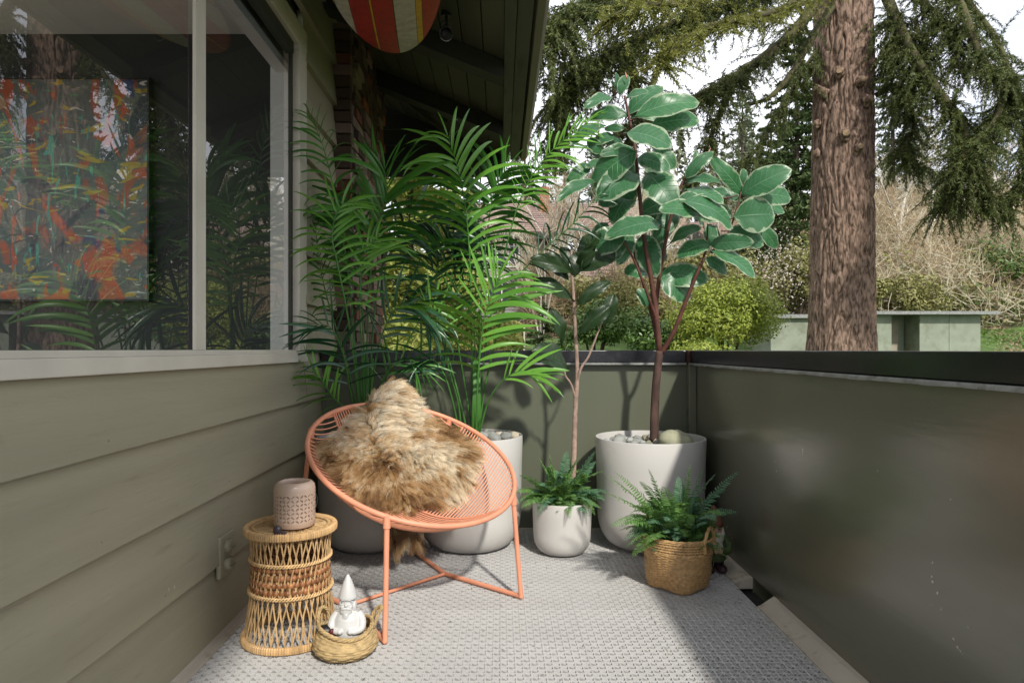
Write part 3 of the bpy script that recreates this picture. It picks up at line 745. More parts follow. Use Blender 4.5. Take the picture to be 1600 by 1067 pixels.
# ================================================================ wicker stool
st = thing('wicker_stool', 'round cane stool with criss cross sides, a band of brown beads and a woven top', 'stool', (-.783, 2.49, 0))
sc_ = Vector((-.783, 2.49, 0)); SH = .418
def srad(z):
    t = z/SH
    return float(np.interp(t, [0, .05, .3, .5, .72, .93, 1], [.174, .170, .154, .147, .144, .150, .158]))
def spt(a, z, dr=0):
    r = srad(z) + dr; return sc_ + Vector((r*math.cos(a), r*math.sin(a), z))
def ringband(z0, z1, r0, r1, name, mat, nn=120):
    """a band of wrapped cane: ribbed torus-like belt"""
    mb = MB(); prof = []
    for k in range(12):
        a = 2*math.pi*k/12; prof.append((math.cos(a), math.sin(a)))
    vs = []
    for i in range(nn*2):
        t = 2*math.pi*i/(nn*2); rib = .0012*(1 if i % 2 else -1) + .0006*mnoise.noise(Vector((i*.7, 0, 0)))
        for (cx, cz) in prof:
            rr = (r0+r1)/2 + ((r1-r0)/2+rib)*cx; zz_ = (z0+z1)/2 + ((z1-z0)/2+rib)*math.copysign(abs(cz)**.6, cz)
            vs.append(sc_ + Vector((rr*math.cos(t), rr*math.sin(t), zz_)))
    N = nn*2; mb.add(vs, [(i*12+k, i*12+(k+1) % 12, ((i+1) % N)*12+(k+1) % 12, ((i+1) % N)*12+k)[::-1] for i in range(N) for k in range(12)])
    return mb.build(name, mat, st, smooth=False)
ringband(.002, .030, .160, .178, 'base_band', M_band)
ringband(SH-.024, SH+.004, .148, .168, 'top_band', M_band)
NSTR = 40
for k in range(NSTR):
    for sgn in (1, -1):
        for dd in (0, .018):
            a0 = 2*math.pi*k/NSTR + dd + (.05 if sgn < 0 else 0)
            pts = []
            for i in range(15):
                z = .02 + (SH-.04)*i/14; tw = sgn*(.50*(i/14) + .05*mnoise.noise(Vector((k*1.3, i*.4, sgn))))
                pts.append(spt(a0 + tw, z, sgn*.0022 - .006))
            MB().tube(pts, .0017, n=4, caps=False).build('cane_strand', M_cane, st, smooth=True)
for z in (.302, .188):
    mb = MB(); 
    for s_ in (0, 1):
        mb.tube([spt(t, z + .005*math.sin(t*40 + s_*math.pi), .004*math.cos(t*40+s_*math.pi)) for t in [2*math.pi*i/320 for i in range(320)]], .0034, n=5, closed=True)
    mb.build('rope_ring', M_cane, st, smooth=True)
bm_ = MB().ball((0, 0, 0), (.0120, .0118, .0132), 10, 7, rough=.1).mesh('bead', M_bead)
for rI in range(4):
    for k in range(42):
        a = 2*math.pi*(k + .5*(rI % 2))/42
        p = spt(a, .206 + rI*.0262, -.012); inst('bead', bm_, Matrix.Translation(p) @ Matrix.Rotation(R.uniform(-.4, .4), 4, 'X') @ Matrix.Diagonal((1, 1, R.uniform(.9, 1.1), 1)), st)
mb = MB()
mb.lathe([(.0, 0), (.150, 0), (.150, .004), (0, .004)], (sc_.x, sc_.y, SH-.016), 48, close_b=False); mb.build('seat_panel', M_cane, st)
for k in range(84):
    a = 2*math.pi*k/84 + R.uniform(-.02, .02)
    pts = [sc_ + Vector((r*math.cos(a+.25*(1-r/.15)), r*math.sin(a+.25*(1-r/.15)), SH-.009+.002*math.sin(r*90+k*1.7))) for r in (.028, .06, .09, .12, .149)]
    MB().tube(pts, [.0022, .0026, .003, .0032, .003], n=4, caps=False).build('seat_cane', M_cane, st, smooth=True)
mb = MB().lathe([(.030, -.006), (.030, .003), (.02, .005), (0, .005)], (sc_.x, sc_.y, SH-.010), 24, close_b=False); mb.build('seat_centre', M_band, st)
mb = MB()
for s_ in (0, 1): mb.tube([sc_ + Vector(((.136+.004*math.cos(t*36+s_*math.pi))*math.cos(t), (.136+.004*math.cos(t*36+s_*math.pi))*math.sin(t), SH-.003+.003*math.sin(t*36+s_*math.pi))) for t in [2*math.pi*i/288 for i in range(288)]], .003, n=5, closed=True)
mb.build('seat_braid', M_cane, st, smooth=True)

# ================================================================ ceramic lantern on the stool
lx = Vector((-.765, 2.475, SH-.004)); LR = .0745; LH = .168
la = thing('candle_lantern', 'pinkish beige ceramic lantern with cut out petal pattern standing on the cane stool', 'lantern', tuple(lx))
mb = MB(); NC_, Z0, Z1 = 30, .024, .128; NRW = 7
cw = 2*math.pi/NC_; chh = (Z1-Z0)/NRW
for j in range(NRW):
    for i in range(NC_):
        ang = math.pi/4 if (i+j) % 2 else -math.pi/4
        u = [(.5, 0), (.5, .5), (0, .5), (-.5, .5), (-.5, 0), (-.5, -.5), (0, -.5), (.5, -.5)]
        lens = []
        for k in range(8):
            th = math.atan2(u[k][1], u[k][0]); phi = th - ang
            w_, h_ = .50, .205
            rr = 1/math.sqrt((math.cos(phi)/w_)**2 + (math.sin(phi)/h_)**2); lens.append((rr*math.cos(th), rr*math.sin(th)))
        def pt(q, r): 
            a = (i+.5+q[0])*cw; return (lx.x + r*math.cos(a), lx.y + r*math.sin(a), lx.z + Z0 + (j+.5+q[1])*chh)
        vs = [pt(q, LR) for q in u] + [pt(q, LR) for q in lens] + [pt(q, LR-.0055) for q in lens]
        fs = []
        for k in range(8):
            k2 = (k+1) % 8; fs += [(k, k2, k2+8, k+8), (k+8, k2+8, k2+16, k+16)]
        mb.add(vs, fs)
body = mb.build('pierced_wall', M_clay, la)
mb = MB(); prof = [(.0, 0), (LR-.02, 0), (LR-.006, .005), (LR-.001, .014), (LR, Z0)]
mb.lathe(prof, lx, 60, close_b=False)
prof = [(LR, Z1), (LR, LH-.028), (LR-.003, LH-.012), (LR-.012, LH-.002), (LR-.019, LH), (LR-.022, LH-.004), (LR-.022, LH-.02), (LR-.007, Z1), (LR-.007, .01), (0, .01)]
mb.lathe(prof, lx, 60, close_b=False); mb.build('body', M_clay, la, smooth=True, auto=True)
mb = MB(); mb.tube(spline([lx + Vector((.069, .02, .125)), lx + Vector((.080, .012, .105)), lx + Vector((.082, .0, .08)), lx + Vector((.078, -.012, .066))], 14), .0013, n=6); mb.build('wire_handle', M_black, la, smooth=True)

sn = thing('snail_figurine', 'tiny dark snail figurine on the edge of the cane stool beside the lantern', 'figurine', (-.83, 2.36, SH))
c = P(434, 829, 2.345); c.z = SH+.013
mb = MB(); mb.ball(c + Vector((0, 0, .004)), (.016, .012, .016), 14, 10, rough=.15); 
mb.tube([c + Vector((-.017+.0*k, 0, -.004)) for k in range(2)] , .004)
mb.build('shell', M_snail, sn, smooth=True)
mb = MB(); mb.tube(spline([c + Vector((-.012, 0, -.010)), c + Vector((.008, -.002, -.009)), c + Vector((.024, -.003, -.007)), c + Vector((.031, -.003, .002))], 12), [.003+.004*math.sin(math.pi*min(1, (i+1)/12)) for i in range(12)], n=8)
mb.build('body', M_snail, sn, smooth=True)

# ================================================================ woven baskets
def woven(prof_r, H, nc, nr, c, amp, square=None, name='basket', mat=None, parent=None, rows_mod=None, lean=None):
    nu, nv = nc*4, nr*4; mb = MB(); vs = []
    for j in range(nv+1):
        t = j/nv; z = t*H; r0 = prof_r(t); row = int(t*nr*.9999)
        for i in range(nu):
            a = 2*math.pi*i/nu
            over = math.cos(i/4*math.pi + (row % 2)*math.pi); rnd_ = abs(math.sin(math.pi*(t*nr)))
            rr = r0 + amp*(over*.55 + .9) * rnd_ + .3*amp*mnoise.noise(Vector((a*6, z*60, 1)))
            if square:
                s = square(t); n_ = 2 + s*5
                q = (abs(math.cos(a))**n_ + abs(math.sin(a))**n_)**(-1/n_); rr *= 1 + (q-1)*.62
            p = Vector((c[0] + rr*math.cos(a), c[1] + rr*math.sin(a), c[2] + z))
            if lean: p = lean(p, a, t)
            vs.append(p)
    fs = [(j*nu+i, j*nu+(i+1) % nu, (j+1)*nu+(i+1) % nu, (j+1)*nu+i) for j in range(nv) for i in range(nu)]
    fs.append(tuple(range(nu-1, -1, -1)))
    mb.add(vs, fs); return mb.build(name, mat, parent, smooth=True)
def braid(mb, path, r, pitch, amp, closed=True, n=6):
    for s_ in (0, 1, 2):
        m_ = len(path); pts = []
        for i, p in enumerate(path):
            t = path[(i+1) % m_] - path[i-1] if closed else path[min(i+1, m_-1)] - path[max(i-1, 0)]
            t.normalize(); u = t.cross(zU); u = u.normalized() if u.length > .01 else Vector((1, 0, 0)); w = u.cross(t)
            ph = i*pitch + s_*2*math.pi/3
            pts.append(p + u*(amp*math.cos(ph)) + w*(amp*math.sin(ph)))
        mb.tube(pts, r, n=n, closed=closed)
# seagrass basket in front of the stool
bc = Vector((-.547, 2.352, 0))
sb = thing('seagrass_basket', 'small round seagrass basket with folded rim and ear handles on the deck', 'basket', tuple(bc))
woven(lambda t: float(np.interp(t, [0, .08, .3, .6, .8, .93, 1], [.080, .095, .112, .110, .096, .090, .093])), .088, 26, 10, (bc.x, bc.y, .002), .0035, name='woven_body', mat=M_sea, parent=sb,
      lean=lambda p, a, t: p + Vector((0, 0, .012*t*t*math.sin(a*2+.6))))
mb = MB(); braid(mb, [bc + Vector((.092*math.cos(a), .092*math.sin(a), .092+.012*math.sin(a*2+.6))) for a in [2*math.pi*k/120 for k in range(120)]], .0045, .55, .004); mb.build('rim_braid', M_sea, sb, smooth=True)
for a, lean_ in ((.35, .035), (2.75, .01)):
    e = Vector((math.cos(a), math.sin(a), 0)); tn = Vector((-e.y, e.x, 0)); b0 = bc + e*.092 + Vector((0, 0, .088))
    path = spline([b0 - tn*.03, b0 - tn*.026 + e*lean_*.5 + Vector((0, 0, .04)), b0 + e*lean_ + Vector((0, 0, .058)), b0 + tn*.026 + e*lean_*.5 + Vector((0, 0, .04)), b0 + tn*.03], 40)
    mb = MB(); braid(mb, path, .004, .5, .0035, closed=False); mb.build('handle', M_sea, sb, smooth=True)
mb = MB(); mb.lathe([(.088, 0), (.05, .01), (0, .012)], (bc.x, bc.y, .045), 24); mb.build('lining', M_sea, sb)
dk = thing('ornament', 'small dark red and black ornament tucked into the seagrass basket beside the white gnome', 'ornament', tuple(bc))
M_dred = pm('dark_red_resin', (.10, .02, .02), rough=.4, var=.5, scale=60)
mb = MB(); mb.ball(bc + Vector((-.052, -.035, .092)), (.030, .022, .016), 14, 8, rough=.3, rot=Matrix.Rotation(.5, 3, 'Y')); mb.build('body', M_black, dk, smooth=True)
mb = MB(); mb.ball(bc + Vector((-.036, -.050, .094)), (.010, .009, .012), 10, 7, rough=.3); mb.build('berry', M_dred, dk, smooth=True)

def remesh(o, vox, smooth_it=2, dec=None):
    r = o.modifiers.new('remesh', 'REMESH'); r.mode = 'VOXEL'; r.voxel_size = vox; r.use_smooth_shade = True
    s = o.modifiers.new('smooth', 'SMOOTH'); s.iterations = smooth_it; s.factor = .5
# white ceramic gnome
g0 = Vector((-.537, 2.345, .082)); 
gn = thing('garden_gnome', 'small white ceramic gnome with pointed hat sitting in the seagrass basket', 'gnome', tuple(g0))
def G(x, y, z): return g0 + Vector((x, -y, z))
mb = MB()
mb.lathe([(.0, -.03), (.046, -.03), (.051, 0), (.050, .025), (.044, .048), (.034, .066), (.026, .078), (.02, .088), (0, .09)], g0, 28, fn=lambda r, z, a, j: r*(1+.06*math.cos(2*a)))
for s_ in (-1, 1):
    mb.tube(spline([G(s_*.036, .0, .064), G(s_*.052, .012, .038), G(s_*.050, .028, .016), G(s_*.024, .046, .012)], 12), [.014, .0145, .015, .015, .0145, .014, .0135, .013, .012, .0115, .011, .010], n=10)
    mb.ball(G(s_*.018, .050, .014), (.010, .008, .009), 10, 8)
mb.build('robe', M_gnomew, gn, smooth=True); remesh(bpy.context.scene.objects['robe'] if False else COL.objects[-1], .0022)
mb = MB(); mb.ball(G(0, .004, .100), (.026, .026, .028), 20, 14); mb.ball(G(0, .032, .100), (.0065, .0075, .0065), 10, 8)
for s_ in (-1, 1): mb.ball(G(s_*.0125, .026, .093), (.010, .007, .0085), 10, 8)
mb.build('head', M_gnomew, gn, smooth=True); remesh(COL.objects[-1], .0016, 1)
mb = MB()
for s_ in (-1, 1):
    cc = G(s_*.0115, .0315, .108)
    mb.tube([cc + Vector((.0088*math.cos(t), 0.002*abs(math.cos(t)), .0080*math.sin(t))) for t in [2*math.pi*k/20 for k in range(20)]], .0014, n=6, closed=True)
    mb.tube([cc + Vector((s_*.0088, .001, 0)), G(s_*.0255, .004, .109)], .0013, n=6)
mb.build('glasses', M_gnomew, gn, smooth=True)
mb = MB(); mb.ball(G(0, .026, .078), (.022, .012, .018), 16, 12, rough=.15, seed=3); mb.ball(G(0, .030, .060), (.014, .010, .020), 14, 10, rough=.2, seed=5); mb.ball(G(.002, .032, .044), (.007, .006, .012), 10, 8)
for s_ in (-1, 1): mb.tube(spline([G(s_*.001, .036, .090), G(s_*.012, .035, .088), G(s_*.020, .028, .082)], 8), [.004, .0042, .0042, .004, .0038, .0034, .003, .002], n=8); mb.ball(G(s_*.024, .004, .088), (.008, .016, .022), 10, 8)
mb.build('beard', M_gnomew, gn, smooth=True); remesh(COL.objects[-1], .0018, 1)
mb = MB(); mb.lathe([(.0, -.002), (.031, 0), (.0325, .004), (.031, .010), (.027, .026), (.020, .046), (.012, .066), (.005, .080), (.0, .084)], G(0, .002, .115), 28); mb.build('hat', M_gnomew, gn, smooth=True)

# ================================================================ bamboo basket with fern, bottom corners like feet
kc = Vector((.805, 3.02, 0)); KH = .235
M_bamb2 = M_bamb
def kprof(t): return float(np.interp(t, [0, .1, .5, .74, .76, .97, 1], [.108, .116, .134, .143, .144, .151, .152]))
fb_ = thing('potted_fern', 'green fern in a square footed bamboo basket in front of the big white pot', 'plant', tuple(kc))
def klean(p, a, t):
    d = abs(math.cos(2*(a)))  # corners at 45 deg steps in the basket's own turn
    lift = .010*(1-abs(math.sin(2*a))**1.2)*(1-t)**3
    return Matrix.Rotation(math.radians(42), 4, 'Z') @ (p - kc) + kc + Vector((0, 0, lift))
woven(kprof, KH*.74, 32, 30, (kc.x, kc.y, .002), .0034, square=lambda t: max(0, 1-t*1.5), name='woven_body', mat=M_bamb, parent=fb_, lean=klean)
for k in range(5):
    z = KH*.76 + k*.0118; mb = MB()
    for s_ in (0, 1): mb.tube([kc + Vector(((kprof(z/KH)+.003+.0025*math.cos(t*30+s_*math.pi+k))*math.cos(t), (kprof(z/KH)+.003+.0025*math.cos(t*30+s_*math.pi+k))*math.sin(t), z+.002*math.sin(t*30+s_*math.pi+k))) for t in [2*math.pi*i/240 for i in range(240)]], .0044, n=5, closed=True)
    mb.build('cane_ring', M_bamb, fb_, smooth=True)
mb = MB(); braid(mb, [kc + Vector((.154*math.cos(a), .154*math.sin(a), KH)) for a in [2*math.pi*k/150 for k in range(150)]], .004, .42, .004); mb.build('rim_braid', M_bamb, fb_, smooth=True)
for a, in ((-.75,), (2.4,)):
    e = Vector((math.cos(a), math.sin(a), 0)); tn = Vector((-e.y, e.x, 0)); b0 = kc + e*.153 + Vector((0, 0, KH-.05))
    path = spline([b0 - tn*.045, b0 - tn*.042 + Vector((0, 0, .06)), b0 + Vector((0, 0, .105)), b0 + tn*.042 + Vector((0, 0, .06)), b0 + tn*.045], 40)
    mb = MB(); braid(mb, path, .0045, .5, .004, closed=False); mb.build('handle', M_bamb, fb_, smooth=True)
for a in [math.radians(42) + math.pi/4 + k*math.pi/2 for k in range(4)]:
    e = Vector((math.cos(a), math.sin(a), 0)); mb = MB()
    mb.tube([kc + e*.128 + Vector((0, 0, .012)), kc + e*.140 + Vector((0, 0, .06)), kc + e*.152 + Vector((0, 0, .17))], [.011, .006, .003], n=8, flat=.7); mb.ball(kc + e*.124 + Vector((0, 0, .011)), (.013, .013, .011), 10, 8)
    mb.build('corner_rib', M_bamb, fb_, smooth=True)
MB().lathe([(.0, 0), (.142, 0)], (kc.x, kc.y, KH-.03), 32, close_b=False).build('soil', M_soil, fb_)

# white pots ------------------------------------------------------
def pot(parent, c, r, H, rim=.012, base=.72):
    k = r*.62
    prof = [(0, .002), (r*.45, .002), (r*.60, .006)]
    for i in range(1, 11):
        a = math.pi/2*i/10; prof.append((r*.60 + (r*.965-r*.60)*math.sin(a), .006 + k*(1-math.cos(a))))
    prof += [(r*.985, H*.75), (r, H-.006), (r-.002, H), (r-rim, H), (r-rim-.002, H-.01), (r-rim-.006, H*.80), (0, H*.80)]
    return MB().lathe(prof, (c[0], c[1], 0), 96, close_b=False).build('pot', M_white, parent, smooth=True, auto=True)
M_st = [pm('river_stone_grey', (.30, .31, .29), rough=.75, var=.25, scale=12, bump=.5, bscale=40, rnd=.25), pm('river_stone_green', (.25, .25, .17), rough=.75, var=.35, scale=9, bump=.5, bscale=40, rnd=.2), pm('river_stone_tan', (.42, .37, .28), rough=.8, var=.2, scale=14, bump=.5, bscale=40, rnd=.2)]
def stone(parent, c, r, seed, mat=None):
    mb = MB(); rt = Matrix.Rotation(R.uniform(0, 6), 3, 'Z') @ Matrix.Rotation(R.uniform(-.3, .3), 3, 'X')
    mb.ball(c, r, 14, 10, rough=.35, seed=seed, rot=rt); return mb.build('stone', mat or R.choice(M_st), parent, smooth=True)
def gravel(parent, c, r, z, n=46):
    for k in range(n):
        a = R.uniform(0, 6.28); q = r*math.sqrt(R.random()); s = R.uniform(.016, .036)
        stone(parent, (c[0]+q*math.cos(a), c[1]+q*math.sin(a), z + R.uniform(-.01, .008)), (s, s*R.uniform(.7, 1), s*.65), k + 10*r)

# painted gnome in the corner
g1 = Vector((1.03, 3.22, 0)); gp = thing('painted_gnome', 'painted garden gnome with brown hat and green coat in the corner behind the bamboo basket', 'gnome', tuple(g1))
def G1(x, y, z): return g1 + Vector((x, -y, z))
M_gbrown = pm('gnome_brown', (.15, .065, .04), rough=.5, var=.3, scale=20); M_ggreen = pm('gnome_green', (.06, .09, .03), rough=.5, var=.3, scale=20)
M_gbeard = pm('gnome_beard', (.55, .52, .45), rough=.6, var=.15, scale=40, bump=.5); M_gskin = pm('gnome_skin', (.5, .3, .2), rough=.5); M_gboot = pm('gnome_boot', (.05, .025, .03), rough=.45, var=.4, scale=30)
mb = MB()
for s_ in (-1, 1): mb.ball(G1(s_*.028, .03, .022), (.026, .042, .022), 14, 10); mb.tube([G1(s_*.026, 0, .02), G1(s_*.026, 0, .075)], .024, n=12)
mb.build('boots', M_gboot, gp, smooth=True); remesh(COL.objects[-1], .003)
mb = MB(); mb.lathe([(0, .06), (.058, .062), (.062, .10), (.055, .15), (.040, .185), (0, .19)], g1, 28)
for s_ in (-1, 1): mb.tube(spline([G1(s_*.045, 0, .175), G1(s_*.068, .015, .135), G1(s_*.055, .05, .11), G1(s_*.015, .065, .115)], 12), .018, n=10)
mb.build('coat', M_ggreen, gp, smooth=True); remesh(COL.objects[-1], .003)
mb = MB(); mb.ball(G1(0, .01, .205), (.040, .038, .038), 18, 12); mb.ball(G1(0, .048, .205), (.010, .012, .010), 10, 8)
for s_ in (-1, 1): mb.ball(G1(s_*.012, .068, .115), (.015, .013, .014), 10, 8)
mb.build('face', M_gskin, gp, smooth=True)
mb = MB(); mb.ball(G1(0, .038, .165), (.038, .022, .042), 16, 12, rough=.3, seed=2); mb.ball(G1(.012, .045, .130), (.020, .015, .026), 12, 10, rough=.3, seed=4)
for s_ in (-1, 1): mb.ball(G1(s_*.034, .01, .19), (.016, .03, .034), 12, 8, rough=.3)
mb.build('beard', M_gbeard, gp, smooth=True); remesh(COL.objects[-1], .003)
mb = MB()
for s_ in (-1, 1): mb.ball(G1(s_*.014, .045, .215), (.004, .003, .005), 8, 6)
mb.build('eye', M_black, gp, smooth=True)
mb = MB(); mb.lathe([(0, -.004), (.044, 0), (.046, .01), (.038, .034), (.024, .064), (.010, .088), (0, .10)], G1(0, .006, .222), 26); mb.build('hat', M_gbrown, gp, smooth=True)
# ================================================================ palms
M_palm = [leafmat('palm_leaf_a', (.040, .15, .024), (.085, .26, .040), trans=.22, rough=.32, spec=.5, rnd='obj'),
          leafmat('palm_leaf_b', (.09, .26, .028), (.17, .40, .05), trans=.25, rough=.34, spec=.5, rnd='obj'),
          leafmat('palm_leaf_dark', (.014, .065, .028), (.030, .11, .038), trans=.15, rough=.3, spec=.55, rnd='obj')]
M_stem = pm('palm_stem', (.055, .17, .03), rough=.42, var=.3, scale=12, stretch=(1, 1, .3), bump=.1)
def leaflet_mesh(mat, curve, seed):
    """unit length strip, base at the origin, along +x, droops towards -z"""
    rr_ = random.Random(seed); mb = MB(); n = 9; vs = []; side = rr_.uniform(-.12, .12); phi = rr_.choice((-1, 1))*rr_.uniform(.75, 1.15)
    for i in range(n+1):
        t = i/n; ang = curve*t; x = math.sin(ang)/curve if curve > .01 else t; z = -(1-math.cos(ang))/curve if curve > .01 else 0
        w = .042*(math.sin(math.pi*min(1, .10 + .9*t**.8))**.75)*(1 if t < 1 else 0) + .0015
        y = side*t*t; f1, f2 = phi + .42, phi - .42; nx_v, nz_v = math.sin(ang), math.cos(ang)
        vs += [(x - w*math.sin(f1)*nx_v, y - w*math.cos(f1), z - w*math.sin(f1)*nz_v), (x, y, z), (x + w*math.sin(f2)*nx_v, y + w*math.cos(f2), z + w*math.sin(f2)*nz_v)]
    fs = []
    for i in range(n): a = 3*i; b = a+3; fs += [(a, a+1, b+1, b), (a+1, a+2, b+2, b+1)]
    return mb.add(vs, fs).mesh('leaflet', mat)
LF = [[leaflet_mesh(m_, c_, 10*i+j) for j, c_ in enumerate((.5, .9, 1.35, 1.8))] for i, m_ in enumerate(M_palm)]
def frond(parent, pts, n, L, mat=0, start=.3, bend=1, spread=50, nrm=(0, -1, .35), rad=.006, wide=1.0, seed=0, lift=0, rv=None):
    """pts: rachis control points (3-D)"""
    rr_ = random.Random(seed); path = spline(pts, 40)
    f = MB().tube(path, [rad*(1-.72*i/39) for i in range(40)], n=7).build('frond', M_stem, parent, smooth=True)
    N0 = Vector(nrm).normalized()
    for k in range(n):
        s = start + (1-start)*(k//2 + .5)/(n/2); s = min(s, .995); i = s*39; a = int(i); b = min(a+1, 39); p = path[a].lerp(path[b], i-a)
        T = (path[min(a+2, 39)] - path[max(a-2, 0)]).normalized()
        sd = 1 if k % 2 else -1; W = T.cross(N0); W = W.normalized() if W.length > .05 else Vector((1, 0, 0))
        q = (s-start)/(1-start); ln = 1.18*L*(.55 + .75*math.sin(math.pi*min(1, .12+.80*q)))*rr_.uniform(.88, 1.1)*(1 if q < .9 else .8)
        an = math.radians(spread*(1.1 - .6*q) + rr_.uniform(-10, 10))
        d = T*math.cos(an) + W*(sd*math.sin(an)) + N0*(.12 + rr_.uniform(-.3, .3)) + zU*lift
        d.normalize(); up = zU*.9 + N0*.35
        if abs(d.z) > .85: up = N0
        c_ = max(0, min(3, bend + rr_.choice((-1, 0, 0, 1)))); me = LF[mat][c_]
        inst('leaflet', me, frame(p, d, up, (ln, ln*wide, ln)), f)
    # end leaflet
    T = (path[39]-path[36]).normalized(); inst('leaflet', LF[mat][min(3, bend)], frame(path[39], T, N0, (L*.8,)*3), f)
    return f
def PP(*a): return [P(*q) for q in a]
c1 = Vector((-.715, 3.655, 0)); c2 = Vector((-.165, 3.655, 0))
pl1 = thing('potted_palm', 'leafy artificial palm in a white pot in the shaded corner beside the brick chimney', 'plant', tuple(c1), 'potted palms')
pot(pl1, c1, .285, .60); MB().lathe([(0, 0), (.27, 0)], (c1.x, c1.y, .50), 40, close_b=False).build('soil', M_soil, pl1); gravel(pl1, c1, .22, .515, 22)
L = 3.62
F1 = [  # left palm: path, leaflets, length, material, start, bend, spread
 (PP((566,660,3.62),(556,560,3.62),(546,440,3.6),(528,330,3.55),(508,240,3.5),(484,178,3.48)), 34, .14, 0, .42, 2, 48),
 (PP((563,660,3.6),(553,560,3.5),(541,480,3.42),(527,410,3.38),(519,365,3.38),(532,322,3.38),(556,316,3.36)), 34, .17, 1, .32, 1, 62),
 (PP((572,660,3.64),(574,520,3.62),(580,420,3.6),(592,350,3.58),(604,305,3.56),(600,262,3.55)), 36, .32, 0, .36, 2, 55),
 (PP((576,660,3.66),(584,500,3.68),(602,400,3.7),(640,345,3.72),(690,352,3.74),(722,392,3.76)), 32, .25, 2, .38, 2, 55),
 (PP((574,660,3.6),(584,580,3.56),(598,520,3.52),(622,480,3.48),(652,478,3.45),(682,520,3.42)), 26, .22, 2, .34, 1, 50),
 (PP((556,660,3.58),(547,610,3.54),(541,572,3.5),(532,540,3.46),(516,512,3.42),(494,506,3.40)), 24, .20, 2, .22, 1, 58),
 (PP((556,665,3.6),(540,640,3.55),(520,620,3.5),(503,594,3.46),(488,580,3.44)), 16, .15, 1, .35, 1, 50),
 (PP((562,660,3.66),(540,560,3.7),(515,480,3.72),(499,410,3.72),(492,340,3.7)), 30, .13, 0, .40, 2, 50),
 (PP((576,660,3.6),(592,610,3.56),(612,574,3.52),(640,562,3.5),(668,582,3.46)), 20, .18, 0, .30, 1, 48),
 (PP((570,660,3.7),(568,520,3.74),(560,420,3.78),(548,350,3.8),(540,310,3.8)), 28, .24, 0, .40, 2, 52),
 (PP((570,660,3.62),(566,560,3.56),(562,470,3.52),(570,400,3.5),(590,372,3.5)), 22, .2, 1, .45, 1, 50)]
for k, (pp, n_l, ln, mt, s_, bd, sp_) in enumerate(F1): frond(pl1, pp, n_l, ln, mt, s_, bd, sp_, seed=k)
pl2 = thing('potted_palm', 'tall green artificial palm in the white pot behind the coral chair', 'plant', tuple(c2), 'potted palms')
pot(pl2, c2, .287, .603); MB().lathe([(0, 0), (.27, 0)], (c2.x, c2.y, .51), 40, close_b=False).build('soil', M_soil, pl2)
gravel(pl2, (c2.x, c2.y), .22, .582, 64)
for k, (px, py, s) in enumerate(((772, 694, .05), (750, 690, .06), (790, 690, .045), (802, 684, .038), (765, 680, .03), (781, 678, .032), (797, 676, .03))):
    p = P(px, py, 3.52 + .03*k); stone(pl2, (p.x, p.y, .60), (s, s*.8, s*.6), 20+k, M_st[0] if k < 3 else M_st[2])
F2 = [
 (PP((737,690,3.66),(737,560,3.64),(735,430,3.6),(729,340,3.55),(717,270,3.5),(700,212,3.46)), 36, .25, 1, .42, 2, 52),
 (PP((742,690,3.66),(748,540,3.66),(755,420,3.66),(766,330,3.64),(775,290,3.62),(792,262,3.6)), 34, .24, 0, .38, 2, 55),
 (PP((743,690,3.7),(762,520,3.68),(790,390,3.62),(818,300,3.56),(860,238,3.5),(925,186,3.44)), 40, .13, 1, .52, 1, 48),
 (PP((745,690,3.66),(765,570,3.6),(800,450,3.55),(842,398,3.5),(893,352,3.46),(940,300,3.42)), 30, .13, 2, .48, 2, 55),
 (PP((744,690,3.5),(746,610,3.46),(750,550,3.42),(756,500,3.4),(768,462,3.38),(782,430,3.36)), 30, .25, 1, .28, 1, 60),
 (PP((722,690,3.6),(716,630,3.56),(702,580,3.52),(692,530,3.48),(680,492,3.45),(664,470,3.44)), 14, .15, 1, .62, 0, 50),
 (PP((720,690,3.6),(708,630,3.54),(694,585,3.5),(676,562,3.48),(652,572,3.46)), 18, .16, 2, .42, 1, 45),
 (PP((748,680,3.5),(762,630,3.44),(782,598,3.4),(812,580,3.38),(846,586,3.36)), 14, .16, 1, .52, 0, 34),
 (PP((734,690,3.7),(712,600,3.72),(690,520,3.74),(682,440,3.76),(694,382,3.76),(728,352,3.76)), 32, .22, 2, .50, 2, 58),
 (PP((740,690,3.72),(742,540,3.76),(744,420,3.8),(748,340,3.82),(750,290,3.82)), 30, .22, 0, .45, 2, 60),
 (PP((740,690,3.66),(726,600,3.66),(716,540,3.64),(712,490,3.62),(716,450,3.6)), 18, .17, 0, .5, 1, 55)]
for k, (pp, n_l, ln, mt, s_, bd, sp_) in enumerate(F2): frond(pl2, pp, n_l, ln, mt, s_, bd, sp_, seed=40+k)
for parent, cc in ((pl1, (568, 3.64)), (pl2, (739, 3.62))):
    for k in range(6):
        x = cc[0] + R.uniform(-11, 11); p = P(x, 690, cc[1]); p.z = .5; q = P(x + R.uniform(-6, 6), 560, cc[1] - .02)
        MB().tube([p, p.lerp(q, .5) + Vector((R.uniform(-.01, .01), 0, 0)), q], [.011, .008, .005], n=8).build('stem', M_stem, parent, smooth=True)

